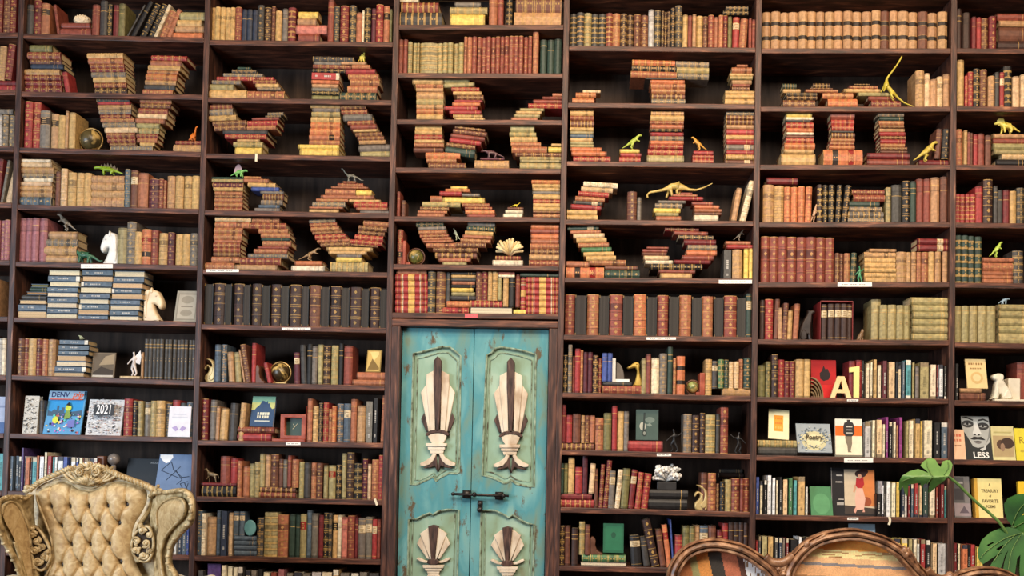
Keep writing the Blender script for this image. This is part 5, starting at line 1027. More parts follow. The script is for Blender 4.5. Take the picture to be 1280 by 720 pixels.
# ---------------------------------------------------------------- books shown face-out
def col(c): return tuple(s2l(x) for x in c)
def display(label, b, r, ox, oy, sc, xl, xr, yt, yb=None, tilt=12, Y=.05, th=.018, cover=(200, 200, 200), art=(), roll=0, name='display_book', spine=None):
    A_, C_ = P(ox+xl/sc, oy+(yb if yb is not None else yt)/sc, Y), P(ox+xr/sc, oy+(yb if yb is not None else yt)/sc, Y)
    if yb is None:
        z0 = zs(b, r, A_.x); py = 590-(z0-EYE)*1220/(DIST+Y)
        for _ in range(3):
            py += (P(ox+xl/sc, py, Y).z-z0)*1220/(DIST+Y)
        A_, C_ = P(ox+xl/sc, py, Y), P(ox+xr/sc, py, Y)
    else: z0 = A_.z
    w = C_.x-A_.x; a = math.radians(tilt)
    # height: the sight line through the top edge met with the leaning cover plane
    d = ray(ox+(xl+xr)/2/sc, oy+yt/sc); n = Vector((0, -math.cos(a), math.sin(a)))
    o0 = Vector((A_.x, Y, z0)); t = (o0-CAM).dot(n)/d.dot(n); top = CAM+d*t; h = (top.z-z0)/math.cos(a)
    M = Matrix.Translation(o0) @ Matrix.Rotation(-a, 4, 'X') @ Matrix.Rotation(math.radians(-roll), 4, 'Y')
    c = col(cover); mb = MB()
    mb.box(0, w, 0, .002, 0, h, c); mb.box(0, w, th-.002, th, 0, h, c); mb.box(0, .002, .002, th-.002, 0, h, col(spine) if spine else mul(c, .8))
    root = link(name, mb.mesh(name), None, M_ATTR); root.matrix_world = M
    tag(root, label, 'book', 'books shown face-out on the shelves')
    mb = MB(); mb.box(.002, w-.003, .002, th-.002, .003, h-.003, col((226, 216, 196))); link('page_block', mb.mesh('page_block'), root, M_PAGE)
    mb = MB(); k = 0
    for q in art:
        k += 1; y = -.0004-.00012*k
        if q[0] == 'r': mb.add([(q[1]*w, y, q[3]*h), (q[2]*w, y, q[3]*h), (q[2]*w, y, q[4]*h), (q[1]*w, y, q[4]*h)], [(0, 1, 2, 3)], col(q[5]))
        elif q[0] == 'p': mb.add([(u*w, y, v*h) for u, v in q[1]], [tuple(range(len(q[1])))], col(q[2]))
        elif q[0] == 'e': mb.add([((q[1]+q[3]*math.cos(t))*w, y, (q[2]+q[4]*math.sin(t))*h) for t in [2*math.pi*i/22 for i in range(22)]], [tuple(range(22))], col(q[5]))
        elif q[0] == 'l':
            u0, v0, u1, v1, wd = q[1:6]; p0, p1 = Vector((u0*w, 0, v0*h)), Vector((u1*w, 0, v1*h)); s = (p1-p0).normalized().cross(Vector((0, 1, 0)))*wd*w/2; yy = Vector((0, y, 0))
            mb.add([p0-s+yy, p1-s+yy, p1+s+yy, p0+s+yy], [(0, 1, 2, 3)], col(q[6]))
        elif q[0] == 't':
            me = text_mesh(q[1], q[4]*h, q[7] if len(q) > 7 else 0, q[6] if len(q) > 6 else 1, q[8] if len(q) > 8 else 0)
            me.transform(Matrix.Translation((q[2]*w, y, q[3]*h)) @ Matrix.Rotation(math.pi/2, 4, 'X'))
            at = me.color_attributes.new('Col', 'FLOAT_COLOR', 'CORNER'); cc = col(q[5]); at.data.foreach_set('color', [cc[0], cc[1], cc[2], 1]*len(me.loops))
            link('lettering', me, root, M_ATTR)
    if mb.v: link('cover_art', mb.mesh('cover_art'), root, M_ATTR)
    return root
rg = random.Random(11)
def bars(u0, u1, v, hgt, c, n=6):
    out = []
    for i in range(n):
        a0 = u0+(u1-u0)*i/n; out.append(('r', a0, a0+(u1-u0)/n*rg.uniform(.55, .85), v, v+hgt, c))
    return out
art = [('r', 0, 1, .0, 1, (96, 160, 206)), ('r', .04, .96, .42, .78, (52, 150, 214))]
art += [('p', [(.04,.42),(.04,.55),(.14,.52),(.2,.58),(.27,.55),(.27,.66),(.33,.66),(.33,.54),(.4,.56),(.4,.62),(.48,.62),(.48,.5),(.96,.56),(.96,.42)], (70, 96, 120))]
for i in range(70):
    art.append(('e', rg.uniform(.06, .94), rg.uniform(.04, .46), rg.uniform(.015, .035), rg.uniform(.012, .03), rg.choice([(236, 160, 190), (200, 120, 200), (232, 226, 222), (110, 100, 190), (220, 120, 90), (96, 200, 190), (40, 40, 60), (236, 200, 90)])))
art += [('e', .6, .6, .08, .07, (206, 220, 80)), ('p', [(.55,.54),(.65,.54),(.68,.36),(.52,.34)], (130, 160, 80)), ('e', .3, .32, .08, .08, (214, 220, 80)), ('p', [(.64,.30),(.82,.34),(.84,.16),(.64,.16)], (116, 122, 190)), ('p', [(.52,.66),(.6,.74),(.66,.64)], (30, 30, 40)),
        ('r', .03, .97, .80, .985, (158, 190, 214)), ('r', .06, .94, .785, .81, (214, 90, 60)), ('t', 'DENV', .33, .895, .165, (38, 44, 98), .92, .0007), ('t', 'pip', .81, .905, .185, (236, 104, 48), 1.05, .0009, .2)]
display('comic magazine cover headed DENV with colourful crowd drawing', 1,7,0,445,A, 262,492,215, tilt=14, th=.008, cover=(110, 170, 214), art=art, name='comic_magazine')
art = [('r', 0, 1, 0, 1, (214, 214, 214))]
for i in range(260):
    u, v = rg.uniform(.03, .97), rg.uniform(.03, .97); art.append(('p', [(u-.03, v), (u+rg.uniform(.0, .03), v+.015), (u+.03, v-.005), (u, v-.014)], rg.choice([(50, 50, 54), (90, 92, 98), (240, 240, 240), (150, 150, 156), (170, 128, 116)])))
art += [('r', .24, .82, .52, .82, (60, 62, 66)), ('t', '2021', .53, .67, .36, (246, 246, 246), .60, .0005)]
display('grey doodle-covered book with 2021 on its cover', 1,7,0,445,A, 524,740,268, tilt=12, th=.012, cover=(160, 160, 160), art=art)
art = [('r', 0, 1, 0, 1, (206, 200, 188))]
for i in range(70):
    u, v = rg.uniform(.1, .9), rg.uniform(.04, .96); t_ = rg.uniform(0, 3.1); art.append(('p', [(u-.12*math.cos(t_), v-.03*math.sin(t_)), (u, v+.014), (u+.12*math.cos(t_), v+.03*math.sin(t_)), (u+.03, v-.014)], rg.choice([(60, 56, 52), (96, 90, 84), (60, 56, 52), (236, 232, 224)])))
display('narrow book with black and white floral pattern, armchair bay', 1,7,0,445,A, 136,224,245, tilt=6, th=.03, cover=(190, 184, 172), art=art)
display('white book with faint lilac wing design in front of dark books', 1,7,0,445,A, 1032,1166,310, tilt=5, Y=-.006, th=.006, cover=(226, 226, 234), art=[('r', .14, .86, .62, .66, (206, 208, 220)), ('r', .2, .8, .72, .76, (206, 208, 220)), ('p', [(.16,.30),(.36,.36),(.48,.24),(.34,.18)], (176, 160, 206)), ('p', [(.84,.30),(.64,.36),(.52,.24),(.66,.18)], (176, 160, 206))])
display('small dark photograph card standing beside the slate blue stack', 1,6,0,325,A, 560,700,570, tilt=7, th=.006, cover=(120, 104, 84), art=[('r', .05, .95, .05, .95, (104, 90, 72)), ('p', [(.05,.2),(.4,.45),(.95,.3),(.95,.05),(.05,.05)], (66, 54, 42)), ('p', [(.3,.5),(.55,.85),(.95,.95),(.95,.55)], (160, 140, 110)), ('r', .05, .95, .04, .12, (190, 180, 166))], name='photo_card')
display('pale grey book with engraved border design, armchair bay', 1,5,0,325,A, 1066,1208,190, tilt=14, th=.02, cover=(158, 152, 138), art=[('r', .08, .92, .08, .92, (138, 132, 118)), ('r', .12, .88, .12, .88, (176, 168, 152)), ('e', .5, .72, .28, .12, (150, 142, 126)), ('e', .5, .3, .26, .1, (150, 142, 126)), ('r', .25, .75, .48, .52, (132, 124, 110))])
display('large black book lettered INSOLE behind the armchair', 1,8,120,555,9.85, 350,770,180, tilt=10, Y=.12, th=.02, cover=(34, 40, 46), art=[('t', 'INSOLE', .78, .88, .075, (150, 156, 160), .8)])
art = [('p', [(.02,.99),(.36,.99),(.38,.92),(.28,.80),(.2,.78),(.1,.84),(.02,.92)], (238, 238, 238))]
for l in [(.35,.82,.1,.6,.02), (.1,.6,.62,.42,.018), (.35,.82,.44,.62,.02), (.62,.7,.28,.36,.018), (.5,.62,.72,.36,.014), (.42,.64,.7,.44,.012), (.62,.42,.9,.46,.02), (.72,.38,.58,.26,.014), (.68,.28,.8,.12,.016), (.8,.3,.92,.08,.02), (.9,.3,.84,.05,.014), (.68,.28,.88,.34,.012)]: art.append(('l',)+l+((28, 40, 58),))
display('large slate blue art book with black branches and white petal', 1,8,120,555,9.85, 712,1160,128, tilt=16, Y=.03, th=.02, cover=(104, 128, 164), art=art)
art = [('r', 0, 1, .55, 1, (196, 200, 130)), ('r', 0, 1, .8, 1, (130, 176, 150)), ('p', [(0,.0),(1,0),(1,.62),(.9,.58),(.8,.66),(.76,.78),(.7,.76),(.66,.86),(.6,.78),(.55,.84),(.44,.86),(.34,.72),(.2,.62),(.06,.46),(0,.3)], (52, 78, 112))]
art += bars(.28, .82, .38, .09, (222, 222, 200), 5)+bars(.28, .8, .27, .09, (216, 214, 190), 5)+[('r', .2, .84, .16, .2, (190, 196, 190))]
display('blue and pale green book with a mountain on its cover', 2,7,235,420,A, 378,520,372, 556, tilt=16, Y=.04, th=.02, cover=(52, 78, 112), art=art)
display('small gilt picture book leaning on two orange books, left of door', 2,6,235,420,A, 1092,1182,85, 221, tilt=18, Y=.04, th=.012, cover=(140, 116, 60), art=[('r', .06, .94, .05, .95, (196, 166, 96)), ('p', [(.1,.1),(.4,.6),(.9,.2),(.9,.1)], (120, 96, 50)), ('p', [(.2,.9),(.5,.5),(.85,.8),(.8,.92)], (222, 198, 128))])
display('slate green book with pale floral design on red book', 4,7,690,440,A, 516,654,355, 540, tilt=7, Y=.05, th=.02, cover=(64, 84, 78), art=[('e', .3, .45, .14, .14, (170, 170, 156)), ('p', [(.3,.3),(.38,.3),(.42,.9),(.34,.9)], (34, 48, 46)), ('e', .62, .66, .22, .1, (104, 120, 112)), ('e', .38, .22, .1, .1, (30, 42, 40)), ('e', .38, .22, .06, .06, (130, 136, 126)), ('p', [(.45,.5),(.62,.56),(.72,.48),(.6,.44)], (120, 134, 124))])
display('dark green cloth book standing on olive and cream books', 4,9,690,574,A, 314,440,395, 574, tilt=8, Y=.04, th=.03, cover=(30, 92, 64), art=[('r', .1, .9, .08, .92, (34, 104, 72)), ('e', .5, .6, .12, .1, (24, 76, 54))])
display('large bright red cover with black figure behind letter A', 5,6,940,440,A, 366,520,50, tilt=6, Y=.09, th=.02, cover=(176, 16, 20), art=[('p', [(.36,.52),(.5,.46),(.7,.5),(.78,.62),(.66,.78),(.46,.74),(.34,.66)], (30, 10, 14)), ('p', [(.44,.74),(.5,.86),(.58,.76)], (34, 10, 14)), ('r', .4, 1, .0, .36, (206, 24, 26))])
display('cream booklet with orange panel on two stacked dark books', 5,7,940,440,A, 100,226,350, 530, tilt=20, Y=.03, th=.008, cover=(232, 222, 176), roll=-4, art=[('r', .26, .72, .26, .8, (234, 150, 40))]+bars(.32, .66, .66, .06, (206, 116, 30), 4)+bars(.32, .66, .5, .06, (206, 116, 30), 4)+bars(.32, .66, .34, .08, (242, 176, 80), 3))
art = [('r', 0, 1, 0, 1, (150, 160, 166)), ('e', .5, .4, .36, .34, (196, 190, 150)), ('e', .5, .4, .24, .22, (214, 206, 164))]
for i in range(80):
    t = rg.uniform(0, 6.28); R_ = rg.uniform(.25, .5); u, v = .5+R_*math.cos(t), .45+R_*math.sin(t)*.95
    if 0.03 < u < .97 and .03 < v < .97: art.append(('p', [(u, v), (u+.04, v+.02), (u+.01, v+.05), (u-.03, v+.02)], rg.choice([(110, 126, 138), (176, 182, 176), (90, 104, 112), (206, 200, 160)])))
art += [('t', 'Poetry', .5, .5, .22, (66, 58, 44), .9, .001)]
display('square grey-blue swirl cover lettered Poetry, settee bay', 5,7,940,440,A, 282,494,442, 616, tilt=22, Y=.03, th=.01, cover=(150, 160, 166), art=art)
art = [('r', 0, 1, .0, 1, (236, 226, 196)), ('r', 0, 1, .55, .82, (230, 106, 30)), ('r', .0, 1, .82, 1, (226, 222, 208)), ('p', [(.34,.9),(.44,.92),(.44,.98),(.56,.98),(.56,.92),(.66,.9),(.72,.8),(.72,.6),(.62,.54),(.38,.54),(.3,.62),(.3,.8)], (44, 42, 42)),
       ('p', [(.36,.54),(.62,.54),(.62,.34),(.56,.16),(.60,.12),(.46,.12),(.44,.3),(.38,.4)], (128, 116, 98)), ('r', .4, .64, .78, .80, (210, 206, 196)), ('r', .42, .62, .70, .72, (210, 206, 196)), ('r', .4, .64, .62, .64, (210, 206, 196)), ('r', 0, 1, 0, .05, (120, 116, 100))]
display('white book with orange band and dark standing figure', 5,7,940,440,A, 515,680,412, tilt=6, Y=.03, th=.015, cover=(226, 216, 190), art=art)
display('plain green notebook leaning back in settee bay', 5,8,935,574,A, 390,524,168, tilt=18, Y=.03, th=.012, cover=(70, 128, 84), art=[('e', .5, .4, .4, .36, (86, 146, 98))])
art = [('r', .30, 1, .04, .97, (204, 186, 158)), ('p', [(.66,.97),(1,.97),(1,.2),(.72,.2)], (206, 124, 66)), ('p', [(.30,.04),(1,.04),(1,.16),(.30,.22)], (66, 56, 50)), ('e', .68, .88, .13, .08, (52, 26, 24)), ('e', .76, .93, .1, .06, (60, 30, 26)), ('e', .80, .3, .12, .1, (150, 74, 44)),
       ('p', [(.58,.8),(.66,.78),(.74,.82),(.76,.66),(.70,.56),(.62,.56),(.56,.64)], (170, 34, 40)), ('p', [(.58,.58),(.72,.58),(.78,.36),(.74,.14),(.56,.12),(.54,.36)], (224, 176, 156)), ('e', .66, .83, .045, .05, (206, 150, 120)), ('p', [(.54,.66),(.5,.5),(.53,.48),(.58,.6)], (206, 150, 120)), ('p', [(.50,.10),(.56,.2),(.58,.12),(.54,.05)], (214, 160, 140)), ('p', [(.70,.08),(.74,.16),(.76,.08)], (214, 160, 140)),
       ('r', .12, .26, .83, .855, (190, 184, 176)), ('r', .10, .26, .69, .715, (190, 184, 176)), ('r', .16, .28, .33, .35, (180, 174, 166)), ('r', .12, .28, .22, .28, (170, 164, 156)), ('r', 0, .012, 0, 1, (140, 136, 132))]
display('large black book with painting of a dancer in red top', 5,8,935,574,A, 516,784,55, tilt=7, Y=.05, th=.03, cover=(30, 28, 30), art=art)
display('light blue book upper edge showing above the settee crest', 5,9,935,574,A, 628,790,398, tilt=7, Y=.04, th=.012, cover=(150, 172, 184), art=[('r', .05, .95, .8, .86, (176, 194, 202))])
display('cream booklet standing on a small brown stack, right-edge bay', 6,6,1180,420,4, 118,220,116, 261, tilt=14, Y=.03, th=.01, cover=(222, 196, 140), art=bars(.14, .86, .80, .07, (150, 116, 70), 6)+[('e', .5, .36, .3, .2, (204, 172, 112)), ('e', .5, .36, .2, .12, (224, 200, 148))]+bars(.2, .8, .66, .04, (160, 126, 80), 5))
display('peach booklet overlapping the grey face cover, right-edge bay', 6,7,1180,420,4, 54,112,468, tilt=14, Y=.0, th=.008, cover=(222, 180, 144), art=bars(.05, .75, .76, .09, (196, 96, 70), 3)+bars(.05, .75, .6, .08, (196, 110, 80), 3)+bars(.1, .7, .44, .04, (150, 110, 80), 3))
art = [('r', 0, 1, 0, 1, (40, 42, 42)), ('p', [(.0,1),(1,1),(1,.55),(.94,.40),(.84,.34),(.74,.30),(.5,.27),(.34,.30),(.26,.40),(.14,.55),(.04,.66),(0,.8)], (168, 170, 166)), ('p', [(.74,.3),(1,.55),(1,.78),(.9,.5)], (120, 122, 120)), ('p', [(.02,.97),(.2,.99),(.44,.92),(.42,.89),(.2,.95)], (40, 40, 40)), ('p', [(.6,.92),(.8,.95),(.98,.90),(.98,.87),(.8,.91),(.62,.885)], (40, 40, 40)), ('e', .22, .82, .21, .085, (52, 52, 52)), ('p', [(.06,.81),(.2,.855),(.36,.81),(.2,.785)], (150, 152, 150)), ('e', .21, .822, .045, .032, (22, 22, 22)), ('e', .76, .77, .22, .085, (48, 48, 48)), ('p', [(.60,.76),(.75,.805),(.92,.755),(.76,.735)], (150, 152, 150)), ('e', .76, .772, .045, .032, (22, 22, 22)),
       ('p', [(.45,.88),(.55,.88),(.62,.70),(.68,.60),(.60,.555),(.42,.56),(.36,.61),(.42,.70)], (204, 206, 202)), ('e', .44, .575, .045, .018, (40, 38, 38)), ('e', .58, .57, .045, .018, (40, 38, 38)), ('p', [(.26,.47),(.40,.53),(.52,.515),(.66,.525),(.80,.45),(.66,.455),(.52,.465),(.38,.455)], (34, 32, 32)), ('p', [(.38,.42),(.52,.435),(.68,.415),(.62,.375),(.52,.362),(.44,.378)], (110, 104, 102)), ('p', [(.38,.42),(.52,.41),(.68,.415),(.52,.425)], (36, 32, 32)), ('p', [(.56,.24),(.72,.28),(.74,.34),(.80,.34),(.78,.24),(.64,.19)], (188, 190, 186)), ('t', 'LESS', .58, .095, .19, (236, 234, 228), .95, .001)]
display('black and white close-up face cover lettered LESS', 6,7,1180,420,4, 106,246,402, tilt=16, Y=.03, th=.02, cover=(40, 42, 42), art=art)
display('beige book with dark furry animal picture, right-edge bay', 6,7,1180,420,4, 247,360,452, tilt=12, Y=.03, th=.014, cover=(206, 196, 142), art=[('r', .05, .95, .1, .72, (176, 154, 112)), ('e', .4, .46, .2, .14, (84, 60, 44)), ('e', .68, .5, .3, .16, (66, 48, 38)), ('e', .46, .38, .1, .12, (150, 120, 96)), ('r', .1, .9, .8, .84, (180, 170, 112)), ('r', .0, 1, 0, .06, (214, 206, 150))])
display('yellow book cut by the right picture edge, lettered R', 6,7,1180,420,4, 364,440,462, tilt=12, Y=.03, th=.014, cover=(222, 206, 60), art=[('t', 'R', .42, .62, .3, (150, 124, 40), .9, .0), ('r', .3, .9, .26, .32, (190, 170, 60))])
display('grey booklet with dark photographs, right-edge bay', 6,8,1100,560,4.5, 422,514,160, tilt=10, Y=.04, th=.01, cover=(120, 116, 114), art=[('r', .0, .66, .36, .98, (86, 84, 84)), ('r', .05, .6, .42, .7, (60, 56, 58)), ('r', .0, 1, .03, .34, (150, 136, 138)), ('p', [(.3,.1),(.6,.28),(.9,.1)], (96, 84, 92)), ('r', .06, .6, .82, .87, (160, 158, 156))])
art = [('r', .12, 1, 0, 1, (232, 216, 146)), ('r', 0, .12, 0, 1, (206, 160, 60))]
for i, (tx, v, s) in enumerate([('A', .84, .09), ('TREASURY', .68, .115), ('of', .55, .08), ('FAVORITE', .42, .115), ('POEMS', .28, .10)]): art.append(('t', tx, .56, v, s, (110, 96, 60), .78, .0005))
display('pale yellow book lettered A TREASURY of FAVORITE POEMS', 6,8,1100,560,4.5, 540,694,172, tilt=9, Y=.04, th=.04, cover=(226, 204, 130), art=art, spine=(200, 150, 60))
display('bright yellow book mostly hidden behind the large plant leaves', 6,8,1100,560,4.5, 788,880,188, tilt=8, Y=.04, th=.02, cover=(236, 196, 50), art=[('r', .1, .9, .5, .56, (220, 120, 60))])
display('pale blue booklet at the left picture edge', 0,7,0,445,A, -60,24,250, tilt=8, Y=.04, th=.01, cover=(176, 186, 210), art=[('r', 0, 1, 0, .3, (84, 112, 160)), ('r', .1, .9, .7, .76, (140, 150, 180))])
# ---------------------------------------------------------------- furniture in front of the bookcases
def pin_poly(x, y, L):
    ins = False; j = len(L)-1
    for i in range(len(L)):
        if (L[i][1] > y) != (L[j][1] > y) and x < (L[j][0]-L[i][0])*(y-L[i][1])/(L[j][1]-L[i][1])+L[i][0]: ins = not ins
        j = i
    return ins
def near(x, y, L):
    best = (1e9, 0, 0); j = len(L)-1
    for i in range(len(L)):
        ax, ay = L[j]; bx, by = L[i]; dx, dy = bx-ax, by-ay; q = dx*dx+dy*dy or 1e-9
        t = max(0, min(1, ((x-ax)*dx+(y-ay)*dy)/q)); px, py = ax+t*dx, ay+t*dy; d = math.hypot(x-px, y-py)
        if d < best[0]: best = (d, px, py)
        j = i
    return best
def puff(name, L, Yf, hgt, edge, step, mat, parent, extra=None, back=.02):
    """upholstered pad over outline L: a grid that swells towards the viewer"""
    x0, x1 = min(p[0] for p in L), max(p[0] for p in L); y0, y1 = min(p[1] for p in L), max(p[1] for p in L)
    nx, ny = int((x1-x0)/step)+2, int((y1-y0)/step)+2
    idx = {}; mb = MB(); cells = []
    for j in range(ny-1):
        for i in range(nx-1):
            if pin_poly(x0+(i+.5)*step, y0+(j+.5)*step, L): cells.append((i, j))
    def vid(i, j):
        if (i, j) not in idx:
            x, y = x0+i*step, y0+j*step; d, px, py = near(x, y, L)
            if not pin_poly(x, y, L): x, y, d = px, py, 0
            off = hgt*(1-math.exp(-d/edge))
            if extra: off += extra(x, y)*min(1, d/6)
            v = P(x, y, Yf(x, y)); idx[(i, j)] = len(mb.v); mb.v.append((v.x, v.y-off, v.z))
        return idx[(i, j)]
    for i, j in cells:
        mb.f.append([vid(i, j), vid(i, j+1), vid(i+1, j+1), vid(i+1, j)]); mb.c.append((1, 1, 1)); mb.m.append(0)
    return mb.build(name, mat, parent, True)
def plate(name, L, Yf, depth, mat, parent, bev=.004):
    """flat carved piece from a measured outline, following the depth function Yf"""
    o = poly2d(name, [[(x, -y) for x, y in L]], 0, 1.0, mat)
    for v in o.data.vertices:
        w_ = P(v.co.x, -v.co.z, Yf(v.co.x, -v.co.z)); v.co = Vector((w_.x, w_.y+(v.co.y)*depth, w_.z))
    o.data.update()
    if bev:
        b = o.modifiers.new('b', 'BEVEL'); b.width = bev; b.segments = 2; b.limit_method = 'ANGLE'
    if parent is not None: o.parent = parent; o.matrix_parent_inverse = Matrix.Translation(parent.location).inverted()
    return o
def W3(pts, Yf, off=0.0, n=5, closed=False):
    sp = smooth_path([(x, y, 0) for x, y in pts], n, closed)
    out = []
    for p in sp:
        v = P(p.x, p.y, Yf(p.x, p.y)); v.y -= off; out.append(v)
    return out
CY = -.75
Yc = lambda x, y: CY
ch0 = P(112, 720, CY)
chair = tag(empty('armchair', (ch0.x, CY+.1, 0)), 'ornate gold carved wing armchair with buttoned tan damask back', 'armchair')
panel = [(49,611),(54,608),(61.4,605),(70,602),(78,600.5),(87,603.5),(97,609),(106,611.5),(112,612),(118,611),(127,606),(134,602.5),(142,601),(151,601),(161,602.5),(170,604.5),(177,607),(182,609.5),(184.5,616),(184.5,624),(182,633),(176.5,644),(170,654),(166.5,664),(165.5,676),(166,690),(170,703),(178,720),(184,740),(186,800),(44,800),(48,740),(55,726),(61,712),(65.5,697),(65,682),(62,667),(56,651),(50,636),(46.5,624),(46.5,616)]
dl = lambda L, ox, oy, s: [(ox+x/s, oy+y/s) for x, y in L]
BT = dl([(285,350),(385,350),(483,350),(583,346),(683,340),(340,452),(440,448),(540,442),(642,438),(392,550),(492,550),(592,546),(340,658),(447,655),(548,652),(648,642),(285,755),(392,752),(495,750),(600,745),(700,738)], 0, 550, 4.237)
EDG = []
for i in range(len(BT)):
    for j in range(i+1, len(BT)):
        dx, dy = abs(BT[i][0]-BT[j][0]), abs(BT[i][1]-BT[j][1])
        if 6 < dx < 19 and 17 < dy < 32: EDG.append((BT[i], BT[j]))
for b in BT[:5]: EDG.append((b, (b[0]-1, b[1]-30)))
def seg_d(x, y, a, b):
    dx, dy = b[0]-a[0], b[1]-a[1]; t = max(0, min(1, ((x-a[0])*dx+(y-a[1])*dy)/(dx*dx+dy*dy))); return math.hypot(x-a[0]-t*dx, y-a[1]-t*dy)
def tuft(x, y):
    o = 0.0; m_ = min(math.hypot(x-b[0], y-b[1]) for b in BT); o -= .034*math.exp(-(m_/2.7)**2)+.010*math.exp(-(m_/8.0)**2)
    e = min(seg_d(x, y, a, b) for a, b in EDG); o -= .011*math.exp(-(e/1.1)**2)+.003*math.exp(-(e/4.5)**2)
    return o
puff('back_cushion', panel, lambda x, y: CY+.035, .050, 8, .9, M_DAMASK, chair, tuft)
for bx, by in BT:
    v = P(bx, by, CY+.035-.017); mb = MB(); mb.ball(v, .0125, 10, sc=(1, .5, 1)); mb.build('button', M_BUTTON, chair, True)
# carved frame behind and round the cushion
frame = [(30,640),(32,624),(36,614),(47,603.5),(59,597),(78,588),(90,583),(101.5,581),(113,579.5),(127.5,583),(139,588.5),(151,593.5),(170,600.5),(186,607.5),(194,613),(197,622),(197,640),(194,660),(196,690),(204,716),(206,800),(28,800),(34,716),(41,690),(38,665)]
plate('back_frame', frame, lambda x, y: CY+.065, .05, M_GOLD, chair, .008)
mb = MB()
PR = [(-.018, 0), (-.015, .014), (-.006, .022), (.0, .016), (.006, .020), (.012, .010), (.014, 0)]
top = W3(panel[:18], Yc, -.03, 4); sides = W3(panel[17:27], Yc, -.03, 4); sidel = W3(panel[30:]+panel[:1], Yc, -.03, 4)
for pth in (top, sides, sidel): sweep(mb, pth, PR)
inn = W3([(x+(112-x)*.045, y+(690-y)*.035) for x, y in panel[:18]], Yc, -.028, 4)
for k_, r_ in ((.035, .005), (-.045, .004)):
    for pth in ([(x+(112-x)*-k_, y+(690-y)*-k_*.8) for x, y in panel[17:27]], [(x+(112-x)*-k_, y+(690-y)*-k_*.8) for x, y in panel[30:]+panel[:1]], [(x+(112-x)*-k_*.6, y+(690-y)*-k_*.7) for x, y in panel[:18]]):
        if k_ > 0: mb.tube(W3(pth, Yc, -.012, 4), r_, 6)
mb.build('inner_moulding', M_GOLD, chair, True)
# crest: rope edging, shell centre and leaf scrolls
mb = MB()
crest_l = [(37,613.5),(47,604.5),(59,598),(78,589.5),(90,585)]; crest_r = [(136,588),(151,595),(170,602),(186,609),(192,614)]
for side in (crest_l, crest_r):
    p = W3(side, Yc, .0, 8)
    mb = MB(); mb.tube(p, .011, 8)
    for i in range(0, len(p)-1, 2):
        d = (p[i+1]-p[i]).normalized(); rotm = d.to_track_quat('X', 'Z').to_matrix().to_4x4() @ Matrix.Rotation(math.radians(50), 4, 'Y')
        mb.ball(p[i]+Vector((0, -.006, 0)), .0125, 8, sc=(1.35, .8, .55), M=rotm)
    mb.build('rope_edging', M_GOLD, chair, True)
mb = MB(); rg = random.Random(5)
def leafblob(mb, x, y, ang, L, wd, off, Yv=CY):
    v = P(x, y, Yv); v.y -= off
    mb.ball(v, L, 8, sc=(1, .45, wd), M=Matrix.Rotation(-ang, 4, 'Y'))
def scroll(mb, x, y, r, turns, flip, off=.01, rad=.006, a0=0, Yv=CY):
    pts = []
    for i in range(26):
        t = i/25; a = a0+(flip)*turns*2*math.pi*t; R_ = r*(1-t*.8); pts.append(Vector((P(x+R_*math.cos(a), y-R_*math.sin(a), Yv)))-Vector((0, off+.004*t, 0)))
    mb.tube(pts, [rad*(1-.45*i/25) for i in range(26)], 7); mb.ball(pts[-1], rad*1.3, 8)
for x in range(86, 142, 4):                                 # lumpy leaves along the top
    y = 586-5.0*math.exp(-((x-112)/16)**2); leafblob(mb, x, y, rg.uniform(.5, 2.6), .017, .42, .0)
    leafblob(mb, x+2, y+5, rg.uniform(0, 3.1), .015, .4, .006)
for sx, fl in ((103, 1), (122, -1)): scroll(mb, sx, 590, 5.5, 1.5, fl, .02, .006, 1.2)
for x0, y0, x1, y1 in ((80,592,100,604),(84,590,108,604),(90,589,114,606),(140,592,126,603),(137,590,120,606),(145,595,130,601)):
    mb.tube(W3([(x0,y0),((x0+x1)/2-2,(y0+y1)/2+2.5),(x1,y1)], Yc, .004, 6), [.006]*13, 7)
for i in range(9):                                           # shell
    t = math.pi*(.08+.84*i/8); a, c = (110, 606), (110+17*math.cos(t), 603-10*math.sin(t))
    mb.tube([P(a[0], a[1], CY-.006), P((a[0]+c[0])/2, (a[1]+c[1])/2, CY-.02), P(c[0], c[1], CY-.008)], [.004, .007, .007], 7)
mb.build('crest_carving', M_GOLD, chair, True)
for L_ in (((36,612),(40,609.5),(33,614)), ((193,612),(197,609),(200,612.5))):
    mb = MB()
    for x, y in L_: leafblob(mb, x, y, rg.uniform(0, 3), .016, .6, .004)
    mb.build('corner_leaf', M_GOLD, chair, True)
mb = MB(); mb.ball(P(34.5, 610, CY), .016, 10); mb.build('finial', M_GOLD, chair, True)
